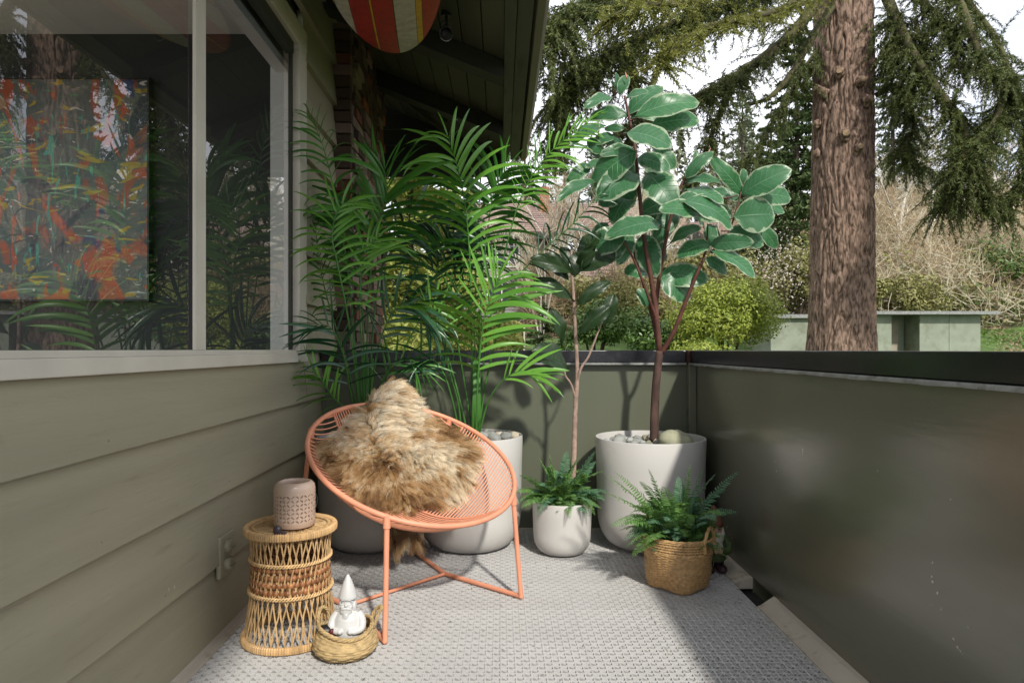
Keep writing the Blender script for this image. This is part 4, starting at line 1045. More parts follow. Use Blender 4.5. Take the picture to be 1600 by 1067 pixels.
# ================================================================ broad leaves
def broad_leaf_mesh(W, fold, droop, wave, seed, mat, tip=1.0, n=16, m=9, egg=.9, pet=.10):
    rr_ = random.Random(seed); mb = MB(); vs = []; uv = []
    for i in range(n+1):
        t = i/n
        if t < pet: w = .004
        else:
            q = (t-pet)/(1-pet); w = W/2*(math.sin(math.pi*q**egg)**.50)*(1-.15*q**3*tip) + .004*(1-q)
        x = t - .10*droop*t*t; z = -droop*.5*t*t + .10*math.sin(math.pi*t)
        for j in range(m):
            s = j/(m-1)*2-1
            wv = wave*math.sin(t*14 + s*2 + seed)*abs(s)**2 + wave*.6*mnoise.noise(Vector((t*6, s*2, seed)))*abs(s)
            vs.append((x + .03*abs(s)*(w/W), s*w*(1-.12*fold), z + fold*abs(s)*w*.75 + wv - .10*abs(s)**2*w)); uv.append((s*.5+.5, t))
    fs = [(i*m+j, i*m+j+1, (i+1)*m+j+1, (i+1)*m+j) for i in range(n) for j in range(m-1)]
    return mb.add(vs, fs, uv).mesh('leaf', mat)
def variegated(name, g1, g2, rimc, backc, edge=True, veinc=(.25, .42, .28)):
    m, n, l, b = nmat(name)
    uvn = n.new('ShaderNodeUVMap'); uvn.uv_map = 'UVMap'; sp = n.new('ShaderNodeSeparateXYZ'); l.new(uvn.outputs['UV'], sp.inputs['Vector'])
    def mth(op, a, b_=None, c_=None):
        q = n.new('ShaderNodeMath'); q.operation = op
        for i, v in enumerate((a, b_, c_)):
            if v is None: continue
            if isinstance(v, (int, float)): q.inputs[i].default_value = v
            else: l.new(v, q.inputs[i])
        return q.outputs[0]
    s = mth('ABSOLUTE', mth('SUBTRACT', mth('MULTIPLY', sp.outputs['X'], 2), 1))
    oi = n.new('ShaderNodeObjectInfo')
    mp = n.new('ShaderNodeCombineXYZ'); l.new(mth('MULTIPLY', sp.outputs['X'], 3), mp.inputs[0]); l.new(mth('MULTIPLY', sp.outputs['Y'], 6), mp.inputs[1]); l.new(mth('MULTIPLY', oi.outputs['Random'], 40), mp.inputs[2])
    no = n.new('ShaderNodeTexNoise'); no.inputs['Scale'].default_value = 1.6; no.inputs['Detail'].default_value = 5; l.new(mp.outputs[0], no.inputs['Vector'])
    green = n.new('ShaderNodeMixRGB'); green.inputs['Color1'].default_value = (*g1, 1); green.inputs['Color2'].default_value = (*g2, 1)
    r = n.new('ShaderNodeValToRGB'); r.color_ramp.elements[0].position = .38; r.color_ramp.elements[1].position = .62; l.new(no.outputs['Fac'], r.inputs['Fac']); l.new(r.outputs['Color'], green.inputs['Fac'])
    out = green.outputs['Color']
    # side veins
    vv = mth('SINE', mth('MULTIPLY', mth('SUBTRACT', sp.outputs['Y'], mth('MULTIPLY', s, .16)), 62))
    vr = n.new('ShaderNodeValToRGB'); vr.color_ramp.elements[0].position = .93; vr.color_ramp.elements[1].position = 1.0; l.new(vv, vr.inputs['Fac'])
    mr_ = n.new('ShaderNodeValToRGB'); mr_.color_ramp.elements[0].position = .02; mr_.color_ramp.elements[0].color = (1, 1, 1, 1); mr_.color_ramp.elements[1].position = .045; mr_.color_ramp.elements[1].color = (0, 0, 0, 1); l.new(s, mr_.inputs['Fac'])
    vm = mth('MAXIMUM', mth('MULTIPLY', vr.outputs['Color'], .6), mth('MULTIPLY', mr_.outputs['Color'], .8))
    mx = n.new('ShaderNodeMixRGB'); l.new(vm, mx.inputs['Fac']); l.new(out, mx.inputs['Color1']); mx.inputs['Color2'].default_value = (*veinc, 1); out = mx.outputs['Color']
    hs = n.new('ShaderNodeHueSaturation'); hs.inputs['Value'].default_value = 1; hv = mth('ADD', mth('MULTIPLY', oi.outputs['Random'], .75), .62); l.new(hv, hs.inputs['Value']); l.new(mth('ADD', mth('MULTIPLY', oi.outputs['Random'], -.035), .512), hs.inputs['Hue']); l.new(out, hs.inputs['Color']); out = hs.outputs['Color']
    if edge:
        tt = mth('ADD', s, mth('MULTIPLY', mth('SUBTRACT', no.outputs['Fac'], .5), .62))
        tt = mth('MAXIMUM', tt, mth('ADD', mth('MULTIPLY', sp.outputs['Y'], .90), mth('MULTIPLY', mth('SUBTRACT', no.outputs['Fac'], .5), .15)))
        er = n.new('ShaderNodeValToRGB'); er.color_ramp.elements[0].position = .835; er.color_ramp.elements[1].position = .875; l.new(tt, er.inputs['Fac'])
        mx = n.new('ShaderNodeMixRGB'); l.new(er.outputs['Color'], mx.inputs['Fac']); l.new(out, mx.inputs['Color1']); mx.inputs['Color2'].default_value = (*rimc, 1); out = mx.outputs['Color']
    ge = n.new('ShaderNodeNewGeometry'); mb_ = n.new('ShaderNodeMixRGB'); l.new(mth('MULTIPLY', ge.outputs['Backfacing'], .55), mb_.inputs['Fac']); l.new(out, mb_.inputs['Color1']); mb_.inputs['Color2'].default_value = (*backc, 1); out = mb_.outputs['Color']
    l.new(out, b.inputs['Base Color']); b.inputs['Roughness'].default_value = .33; b.inputs['Specular IOR Level'].default_value = .42
    bp = n.new('ShaderNodeBump'); bp.inputs['Strength'].default_value = .5; bp.inputs['Distance'].default_value = .004; l.new(mth('SUBTRACT', 1, vm), bp.inputs['Height']); l.new(bp.outputs['Normal'], b.inputs['Normal'])
    t = n.new('ShaderNodeBsdfTranslucent'); l.new(out, t.inputs['Color']); ms = n.new('ShaderNodeMixShader'); ms.inputs['Fac'].default_value = .3
    l.new(b.outputs['BSDF'], ms.inputs[1]); l.new(t.outputs['BSDF'], ms.inputs[2]); l.new(ms.outputs['Shader'], n['Material Output'].inputs['Surface']); return m
M_rub = variegated('rubber_leaf', (.014, .085, .038), (.032, .14, .062), (.66, .67, .50), (.07, .22, .08))
M_fid = variegated('fiddle_leaf', (.010, .034, .010), (.020, .058, .016), (.1, .2, .05), (.03, .06, .02), edge=False, veinc=(.06, .12, .035))
RL = [broad_leaf_mesh(.46, f_, d_, w_, i, M_rub) for i, (f_, d_, w_) in enumerate(((.25, .25, .02), (.15, .4, .03), (.35, .15, .022), (.1, .55, .03), (.3, .35, .035)))]
FL = [broad_leaf_mesh(.42, f_, d_, w_, 20+i, M_fid, egg=1.25) for i, (f_, d_, w_) in enumerate(((.45, .35, .03), (.3, .55, .035), (.55, .2, .03)))]
M_bark = pm('rubber_bark', (.085, .048, .038), rough=.8, var=.45, scale=30, bump=.7, bscale=90, stretch=(1, 1, .4), dirt=(.20, .13, .11), dirt_scale=20, dirt_pos=.6)
M_twig = pm('rubber_twig', (.10, .038, .026), rough=.55, var=.3, scale=20, bump=.3)
M_fbark = pm('fig_bark', (.34, .24, .19), rough=.85, var=.3, scale=30, bump=.6, bscale=70)

rc = Vector((.820, 3.65, 0))
rub = thing('potted_rubber_tree', 'variegated rubber plant with cream edged leaves in the big white pot near the corner', 'plant', tuple(rc))
pot(rub, rc, .297, .592)
MB().lathe([(0, 0), (.28, 0)], (rc.x, rc.y, .50), 40, close_b=False).build('soil', M_soil, rub)
stone(rub, (.955-.03, 3.52, .588), (.118, .088, .052), 3, M_st[1])
for (px, py, d, s) in ((968, 683, 3.50, .052), (958, 685, 3.56, .03), (948, 684, 3.55, .022), (985, 679, 3.56, .03), (992, 686, 3.50, .022), (975, 675, 3.62, .03), (990, 680, 3.48, .018), (1004, 686, 3.49, .018), (996, 672, 3.66, .028)):
    p = P(px, py, d); stone(rub, (p.x, p.y, .582), (s, s*.75, s*.62), px, M_st[0])
gravel(rub, (rc.x, rc.y), .225, .565, 60)
def br(parent, name, pts, r0, r1, mat, n=26, knob=0):
    path = spline(pts, n); rad = [(r0+(r1-r0)*i/(n-1))*(1 + knob*(1 if i % 3 == 0 else -.3)) for i in range(n)]
    return MB().tube(path, rad, n=10).build(name, mat, parent, smooth=True)
br(rub, 'trunk', PP((1022,690,3.65),(1023,640,3.66),(1026,590,3.65),(1031,548,3.64)), .025, .021, M_bark)
br(rub, 'branch', PP((1031,552,3.64),(1026,500,3.62),(1018,440,3.60),(1006,370,3.57),(998,290,3.55),(992,230,3.55),(982,180,3.56),(976,150,3.56)), .0165, .006, M_twig)
br(rub, 'branch', PP((1028,540,3.65),(1016,480,3.68),(998,420,3.7),(984,370,3.70),(972,340,3.70)), .011, .006, M_twig)
br(rub, 'branch', PP((1026,500,3.62),(1008,450,3.56),(990,405,3.52),(975,378,3.5)), .009, .005, M_twig)
br(rub, 'branch', PP((1029,530,3.64),(1026,470,3.62),(1036,400,3.6),(1048,340,3.58),(1060,300,3.56),(1072,276,3.55)), .0125, .006, M_twig)
br(rub, 'branch', PP((1033,552,3.64),(1052,520,3.6),(1072,470,3.56),(1088,430,3.53),(1100,404,3.52)), .014, .008, M_twig)
br(rub, 'branch', PP((1098,408,3.52),(1104,385,3.52),(1106,350,3.53)), .007, .004, M_twig)
br(rub, 'branch', PP((1050,335,3.58),(1085,318,3.56),(1120,312,3.55),(1152,306,3.54)), .005, .0035, M_twig)
br(rub, 'branch', PP((1110,395,3.52),(1135,370,3.5),(1150,330,3.5),(1158,300,3.5)), .006, .004, M_twig)
def zl(x, y): return (860 + x/2.885, 110 + y/2.885)
RLV = [(385,210,668,125,95,-.05),(450,255,678,205,78,0),(345,285,545,335,118,-.12),(345,205,180,185,62,0),(275,125,160,150,50,.05),(345,125,437,88,46,0),(315,108,345,12,42,0),
 (240,255,95,322,60,0),(335,262,245,258,30,0),(228,375,172,308,48,.02),(290,298,190,325,52,.02),(385,368,180,500,112,-.08),(380,372,235,372,56,0),(395,398,535,425,74,-.04),(388,470,222,555,118,-.03),
 (432,468,560,600,118,.0),(400,440,290,490,52,.03),(560,500,440,440,56,0),(612,488,726,350,50,-.02),(615,505,757,485,46,0),(615,540,780,580,80,-.02),(600,595,846,672,128,-.12),(684,655,500,618,88,-.10),
 (862,560,742,393,56,0),(858,510,878,443,36,.03),(864,560,1077,440,98,-.03),(880,565,1103,562,84,.0),(828,662,1012,648,128,-.06),(800,722,968,775,76,.02),(940,700,1028,802,52,.03),(720,785,908,770,62,-.05),
 (722,785,570,820,76,-.05),(722,818,928,925,78,-.08),(700,850,808,905,54,-.06),(706,780,735,690,58,.03),(548,772,668,700,64,0),(495,700,262,712,96,-.06),(520,600,410,640,86,.05),(333,735,165,805,96,-.02),
 (340,762,188,868,92,.03),(400,900,333,905,60,.05),(420,740,465,915,92,.08),(495,925,708,938,94,.06),(497,940,650,1015,106,.02),(440,1060,400,985,56,.06),(180,425,78,502,52,.03),(275,432,170,412,54,.05),
 (195,505,35,575,38,-.05),(372,560,270,655,90,.08),(255,690,190,775,62,.06),(385,475,300,640,100,.10),(560,620,480,760,80,.10),(470,350,560,440,70,.06),(430,380,520,500,80,.07),(690,700,640,620,70,.08),(300,560,230,600,70,.09)]
LD = 3.56
for k in range(22):
    q0 = R.choice(RLV[:44]); rx, ry = R.uniform(-45, 45), R.uniform(-35, 45); a_ = R.uniform(-.7, .7); dx, dy = (q0[2]-q0[0])*.72, (q0[3]-q0[1])*.72
    RLV.append((q0[0]+rx, q0[1]+ry, q0[0]+rx+dx*math.cos(a_)-dy*math.sin(a_), q0[1]+ry+dx*math.sin(a_)+dy*math.cos(a_), q0[4]*.72, .06+R.uniform(0, .1)))
for k, (x0, y0, x1, y1, wz, dz) in enumerate(RLV):
    a = P(*zl(x0, y0), LD + dz*1.3); tilt = R.uniform(-.10, .06); b2 = P(*zl(x1, y1), LD + dz*1.3 - .03 + tilt)
    d = b2 - a; ln = d.length; ws = (wz/2.885/F*LD)/(.46*ln)*1.12
    nrm_ = Vector((R.uniform(-.55, .55), -1, R.uniform(-.05, 1.0))); me = RL[k % 5]
    M_ = frame(a - d*.08, d, nrm_, (ln*1.13, ln*1.18*max(.6, min(1.9, ws)), ln)); inst('leaf', me, M_, rub)
    # leaf stalk
    MB().tube([a - d.normalized()*.035 + Vector((0, .012, -.012)), a + d*.06], .0025, n=5).build('leaf_stalk', M_twig, rub, smooth=True)
# pink young sheaths
M_sheath = pm('young_sheath', (.55, .22, .16), rough=.5, var=.1)
for (x, y, x2, y2) in ((345, 40, 338, 8), (215, 300, 222, 240), (700, 400, 722, 350)):
    a, b2 = P(*zl(x, y), 3.53), P(*zl(x2, y2), 3.53); MB().tube([a, a.lerp(b2, .5), b2], [.005, .0045, .001], n=8).build('leaf_sheath', M_sheath, rub, smooth=True)

# fern and fig in the small pot
sc2 = Vector((.325, 3.52, 0)); fg = thing('potted_fig', 'slim fiddle leaf fig rising from a fern in the small white pot', 'plant', tuple(sc2))
pot(fg, sc2, .157, .278, rim=.007)
MB().lathe([(0, 0), (.145, 0)], (sc2.x, sc2.y, .25), 32, close_b=False).build('soil', M_soil, fg)
br(fg, 'trunk', PP((895,775,3.56),(897,705,3.57),(899,640,3.58),(902,580,3.58),(899,520,3.57),(896,460,3.56),(893,420,3.56),(893,385,3.56)), .0155, .0055, M_fbark, n=60, knob=.05)
br(fg, 'branch', PP((899,622,3.58),(892,600,3.56),(884,588,3.54),(882,578,3.54)), .007, .004, M_fbark)
br(fg, 'branch', PP((902,596,3.58),(908,575,3.56),(920,556,3.55),(934,520,3.54),(943,498,3.53)), .008, .0035, M_fbark)
def zf(x, y): return (620 + x/3.556, 380 + y/3.556)
for k, (x0, y0, x1, y1, wz, dz) in enumerate([(985,170,768,88,62,-.03),(982,160,790,40,56,.02),(988,325,760,232,60,-.03),(985,310,775,190,50,.03),(985,362,1172,200,52,-.02),(1000,518,1182,350,64,-.03),(1150,470,1205,285,66,0),
    (915,568,890,372,62,0),(955,702,770,590,125,-.05),(988,200,1010,45,66,0),(1000,175,1205,25,92,-.03),(990,150,1095,50,60,.03),(960,210,860,130,50,.04),(990,160,930,20,60,.03),(1000,120,1120,-60,80,.02)]):
    a = P(*zf(x0, y0), 3.55 + dz); b2 = P(*zf(x1, y1), 3.50 + dz + R.uniform(-.08, .06)); d = b2 - a; ln = d.length; ws = (wz/3.556/F*3.55)/(.42*ln)*1.1
    inst('leaf', FL[k % 3], frame(a, d, Vector((R.uniform(-.3, .3), -1, R.uniform(.0, .8))), (ln*1.05, ln*max(.6, min(2.2, ws))*1.3, ln)), fg)

# ferns
M_fern = [leafmat('fern_a', (.11, .24, .06), (.20, .37, .11), trans=.25, rough=.45), leafmat('fern_b', (.08, .19, .10), (.15, .29, .16), trans=.2, rough=.45), leafmat('fern_c', (.11, .23, .05), (.17, .31, .08), trans=.25, rough=.45)]
def fern_frond(parent, base, tip, arch, W, mat, seed):
    rr_ = random.Random(seed); d = tip - base; L_ = d.length; mid = base.lerp(tip, .5) + Vector((0, 0, arch))
    n = 30; path = []
    for i in range(n+1):
        t = i/n; path.append(base*(1-t)**2 + mid*2*t*(1-t) + tip*t*t)
    mb = MB(); mb.tube(path, [.0018*(1-.7*i/n) for i in range(n+1)], n=4, caps=False)
    roll = rr_.uniform(-.5, .5)
    for i in range(3, n+1):
        t = i/n; T = (path[min(i+1, n)] - path[i-1]).normalized(); W_ = T.cross(zU); W_ = W_.normalized() if W_.length > .05 else Vector((1, 0, 0)); N_ = W_.cross(T)
        W_ = W_*math.cos(roll) + N_*math.sin(roll); N_ = W_.cross(T)
        ln = W*math.sin(math.pi*min(1, (.12+.88*t)))**.7*(1.05-.35*t) + .004
        for s_ in (-1, 1):
            dd = (W_*s_ + T*.35 + N_*rr_.uniform(-.15, .25)).normalized(); w = ln*.115 + .001; p = path[i]
            dn = -N_*.25*ln*(1 if N_.z > 0 else -1)
            a_ = p; b_ = p + dd*ln*.35 + T*w; c_ = p + dd*ln*.8 + T*w*.7 + dn*.6; e_ = p + dd*ln + dn; f_ = p + dd*ln*.75 - T*w*.6 + dn*.6; g_ = p + dd*ln*.3 - T*w*.9
            mb.add([a_, b_, c_, e_, f_, g_], [(0, 1, 2, 3), (0, 3, 4, 5)])
    return mb.build('frond', mat, parent)
def fern(parent, c, z, tips, nrand, Lr, seed):
    rr_ = random.Random(seed)
    for k, (px, py, d, ar) in enumerate(tips):
        fern_frond(parent, c + Vector((rr_.uniform(-.03, .03), rr_.uniform(-.03, .03), z)), P(px, py, d), ar, .042, M_fern[rr_.choice((0, 0, 2))] if px < c.x/c.y*F+782 else M_fern[rr_.choice((1, 1, 0))], seed*50+k)
    for k in range(nrand):
        a = rr_.uniform(0, 6.28); L_ = Lr*rr_.uniform(.45, 1); el = rr_.uniform(-.15, 1.25)
        b_ = c + Vector((.5*L_*.3*math.cos(a), .5*L_*.3*math.sin(a), z)); t_ = c + Vector((L_*math.cos(a)*math.cos(el), L_*math.sin(a)*math.cos(el), z + L_*math.sin(el)*.8))
        fern_frond(parent, b_, t_, L_*rr_.uniform(.2, .5), .042*rr_.uniform(.7, 1.1), M_fern[rr_.choice((0, 1, 2, 0))], seed*99+k)
fern(fb_, kc, KH-.03, [(946,742,2.92,.06),(941,768,2.90,.05),(953,822,2.88,.12),(962,738,3.0,.06),(1000,752,2.95,.08),(1014,733,3.0,.05),(1078,725,3.05,.04),(1100,730,3.0,.06),(1118,740,3.05,.06),(1155,735,3.05,.06),(1152,800,2.98,.10),(1135,760,3.05,.08),(1035,760,2.9,.06),(1060,745,3.1,.05),(985,790,2.85,.10),(1010,800,2.84,.1)], 130, .29, 3)
fern(fg, sc2, .255, [(812,742,3.45,.06),(818,775,3.42,.06),(842,715,3.5,.04),(858,708,3.55,.04),(885,705,3.6,.04),(905,712,3.5,.05),(930,705,3.5,.05),(945,735,3.45,.07),(950,768,3.42,.06),(935,790,3.4,.08),(820,790,3.42,.08),(875,760,3.38,.06),(930,720,3.62,.05),(870,800,3.36,.05)], 120, .27, 4)
# ================================================================ land
M_ground = pm('hillside_ground', (.085, .065, .035), rough=.95, var=.4, scale=.6, bump=.6, bscale=8, bdist=.05, dirt=(.05, .095, .022), dirt_scale=.35, dirt_pos=.45, detail=9)
M_grass = pm('lawn', (.075, .13, .028), rough=.9, var=.35, scale=2, bump=.6, bscale=40, bdist=.03, dirt=(.12, .085, .05), dirt_scale=1.1, dirt_pos=.56)
def gz(x, y):
    z = float(np.interp(y, [-60, 8, 14, 20.6, 24, 30, 40, 60, 120, 300], [-.6, -.5, .2, .7, 1.45, 1.9, 2.6, 6, 14, 20]))
    r = max(0, min(1, (x-6)/14))*max(0, min(1, (y-21)/18)); z += 4.5*r*r*(3-2*r)
    return z + .12*mnoise.noise(Vector((x*.25, y*.25, 0)))*min(1, max(0, (y-6)/10))
mb = MB(); xs = np.concatenate([np.linspace(-150, -30, 13), np.linspace(-28, 50, 66), np.linspace(55, 160, 14)]); ys = np.concatenate([np.linspace(-60, 4.6, 8), np.linspace(5.2, 60, 74), np.linspace(65, 300, 30)])
vs = [(x, y, gz(x, y)) for y in ys for x in xs]; nx_ = len(xs)
mb.add(vs, [(j*nx_+i, j*nx_+i+1, (j+1)*nx_+i+1, (j+1)*nx_+i) for j in range(len(ys)-1) for i in range(nx_-1)])
tag(mb.build('ground', M_ground, smooth=True), kind='structure')
mb = MB(); vs = []; 
xs2, ys2 = np.linspace(-6, 34, 60), np.linspace(12, 24.6, 26)
for y in ys2:
    for x in xs2: vs.append((x, y, gz(x, y)+.03))
mb.add(vs, [(j*60+i, j*60+i+1, (j+1)*60+i+1, (j+1)*60+i) for j in range(25) for i in range(59)]); tag(mb.build('lawn', M_grass, smooth=True), kind='structure')
def pxz(px, d): return (px-782)/F*d
def gp_(px, d): x = pxz(px, d); return Vector((x, d, gz(x, d)))

# ---------------------------------------------------------------- generators
def leaf_quads(C, size, nrm=None, aspect=.5, jitter=.9):
    """one diamond leaf at every centre"""
    N = len(C); d = RN.normal(0, 1, (N, 3)); d /= np.linalg.norm(d, axis=1)[:, None]
    if nrm is not None: n_ = nrm + RN.normal(0, jitter, (N, 3))
    else: n_ = RN.normal(0, 1, (N, 3))
    n_ /= np.linalg.norm(n_, axis=1)[:, None]
    u = np.cross(d, n_); u /= np.linalg.norm(u, axis=1)[:, None] + 1e-9; w = np.cross(n_, u)
    s = size*RN.uniform(.6, 1.25, N)[:, None]
    return np.stack([C - u*s, C + w*s*aspect, C + u*s, C - w*s*aspect], 1)
def lobes(c, r, n, seed):
    rr_ = np.random.default_rng(seed); out = []
    for k in range(n):
        d = rr_.normal(0, 1, 3); d /= np.linalg.norm(d); d[2] = abs(d[2])*1.0 - .25*(rr_.random() < .4)
        q = np.array(c) + d*np.array(r)*rr_.uniform(.35, 1.0); out.append((q, np.array(r)*rr_.uniform(.16, .44)*rr_.uniform(.8, 1.2, 3)))
    return out
def bush(name, label, cat, c, r, nleaf, size, mat, seed, nl=26, kind=None, group=None, stemc=True, aspect=.45):
    t = thing(name, label, cat, tuple(c), group)
    ls = lobes((c[0], c[1], c[2]+r[2]*.75), (r[0], r[1], r[2]*.8), nl, seed); Cs = []; Ns = []; per = nleaf//nl
    rr_ = np.random.default_rng(seed)
    for q, rd in ls:
        d = rr_.normal(0, 1, (per, 3)); d /= np.linalg.norm(d, axis=1)[:, None]; rad = rr_.uniform(.72, 1.06, per)[:, None]
        Cs.append(q + d*rd*rad); Ns.append(d + [0, 0, .35])
    C_ = np.concatenate(Cs); N_ = np.concatenate(Ns); keep = C_[:, 2] > c[2] - .15
    tri_mesh('foliage', leaf_quads(C_[keep], size, N_[keep], aspect, .45), 4, mat, t, kind='stuff')
    if stemc:
        mb = MB()
        for k in range(5):
            a = rr_.uniform(0, 6.28); mb.tube([Vector((c[0]+.1*math.cos(a), c[1]+.1*math.sin(a), c[2]-.2)), Vector((c[0]+r[0]*.3*math.cos(a), c[1]+r[1]*.3*math.sin(a), c[2]+r[2]*.6)), Vector((c[0]+r[0]*.6*math.cos(a), c[1]+r[1]*.6*math.sin(a), c[2]+r[2]*1.0))], [.05, .035, .01], n=5)
        mb.build('stem', M_brk, t)
    return t
M_brk = pm('dark_bark', (.075, .055, .04), rough=.9, var=.35, scale=8, bump=.6, bscale=30, bdist=.02)
M_pale = pm('pale_bark', (.58, .55, .48), rough=.85, var=.3, scale=10, bump=.3, dirt=(.12, .10, .07), dirt_scale=6, dirt_pos=.55)
M_bare = leafmat('bare_twigs', (.21, .155, .095), (.37, .29, .185), trans=0, rough=.9, spec=.1)
M_bare2 = leafmat('pale_twigs', (.40, .36, .24), (.55, .50, .38), trans=0, rough=.9, spec=.1)
M_rho = leafmat('rhododendron_leaf', (.20, .28, .035), (.40, .44, .08), trans=.25, rough=.45)
M_lau = leafmat('laurel_leaf', (.06, .13, .025), (.14, .23, .05), trans=.2, rough=.4)
M_olv = leafmat('olive_leaf', (.19, .20, .06), (.33, .31, .12), trans=.25, rough=.6)
M_hed = leafmat('hedge_leaf', (.22, .23, .06), (.36, .34, .10), trans=.2, rough=.6)
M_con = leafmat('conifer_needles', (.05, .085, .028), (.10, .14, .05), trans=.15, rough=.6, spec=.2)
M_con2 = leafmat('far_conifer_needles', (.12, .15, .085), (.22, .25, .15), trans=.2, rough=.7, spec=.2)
M_ced = leafmat('golden_conifer_needles', (.22, .27, .05), (.42, .43, .13), trans=.3, rough=.6, spec=.2)
M_need = leafmat('fir_needles', (.05, .078, .022), (.15, .175, .05), trans=.2, rough=.5, spec=.25)
M_need2 = leafmat('fir_needles_sunlit', (.16, .19, .04), (.32, .32, .08), trans=.3, rough=.5, spec=.25)  # sunlight on some upper sprays put into a yellower needle colour
M_fbr = pm('mossy_branch', (.07, .062, .03), rough=.95, var=.4, scale=9, bump=.8, bscale=50, dirt=(.09, .10, .03), dirt_scale=6, dirt_pos=.5)

def conifer(name, label, c, H, r0, n, size, mat, seed, bare=.12, group=None, droop=.25, taper=.9):
    t = thing(name, label, 'tree', tuple(c), group); rr_ = np.random.default_rng(seed)
    MB().tube([Vector(c) - zU*.3, Vector(c) + zU*H*.5, Vector(c) + zU*H], [H*.014, H*.009, .01], n=7).build('trunk', M_brk, t)
    nb = max(24, int(H*9)); Cs = []; mb = MB()
    for k in range(nb):
        f = bare + (1-bare)*((k+.5)/nb); L_ = r0*(1-f)**taper*rr_.uniform(.65, 1.12)+.08*r0; a = rr_.uniform(0, 6.28); m_ = max(4, int(n/nb*(L_/r0)*1.8))
        s = rr_.uniform(.08, 1, m_)**.8; side = rr_.normal(0, .14, m_)*L_*(1-s*.5); z = H*f + L_*.15*s - droop*L_*s**2 + rr_.normal(0, .04, m_)*L_ - np.abs(side)*.35
        x = np.cos(a)*s*L_ - np.sin(a)*side; y = np.sin(a)*s*L_ + np.cos(a)*side
        Cs.append(np.stack([c[0]+x, c[1]+y, c[2]+z], 1))
        if k % 2 == 0: mb.tube([Vector((c[0], c[1], c[2]+H*f)), Vector((c[0]+math.cos(a)*L_*.85, c[1]+math.sin(a)*L_*.85, c[2]+H*f+L_*(.13-droop*.72)))], [.025, .006], n=4, caps=False)
    mb.build('branch', M_brk, t)
    C_ = np.concatenate(Cs); n_ = np.tile(np.array([0, 0, 1.]), (len(C_), 1))
    tri_mesh('foliage', leaf_quads(C_, size, n_, .32, .7), 4, mat, t, kind='stuff'); return t

def bare_tree(name, label, c, H, seed, lean=(0, 0), depth=4, mat=None, twmat=None, r=.06, group=None, cat='tree', spread=.55, first=.3, multi=1):
    t = thing(name, label, cat, tuple(c), group); rr_ = random.Random(seed); big = MB(); tw = []
    def grow(p, d, L_, r_, lv):
        n = 4; pts = [p]; q = p
        for i in range(n):
            d = (d + Vector((rr_.uniform(-1, 1), rr_.uniform(-1, 1), rr_.uniform(-.4, .7)))*.16).normalized(); q = q + d*(L_/n); pts.append(q)
            if lv > 0 and (i > 0 or lv < depth):
                for _ in range(2 if lv < 3 else 1):
                    s_ = (d + Vector((rr_.uniform(-1, 1), rr_.uniform(-1, 1), rr_.uniform(-.3, .8)))*spread*1.5).normalized(); grow(q, s_, L_*rr_.uniform(.35, .6), r_*.5, lv-1)
        if r_ > .008: big.tube(pts, [r_*(1-.5*i/n) for i in range(n+1)], n=5, caps=False)
        else:
            for i in range(n):
                u = (pts[i+1]-pts[i]).cross(Vector((0, -1, .2))).normalized()*max(r_, .0035); tw.append([pts[i]-u, pts[i]+u, pts[i+1]+u*.7, pts[i+1]-u*.7])
    for m_ in range(multi):
        d0 = Vector((lean[0] + (rr_.uniform(-.4, .4) if multi > 1 else 0), lean[1] + (rr_.uniform(-.3, .3) if multi > 1 else 0), 1)).normalized(); grow(Vector(c) - zU*.2, d0, H*rr_.uniform(.8, 1), r, depth)
    big.build('trunk', mat or M_pale, t, smooth=True)
    tri_mesh('twigs', np.array([[tuple(v) for v in q] for q in tw]), 4, twmat or M_bare, t, kind='stuff'); return t

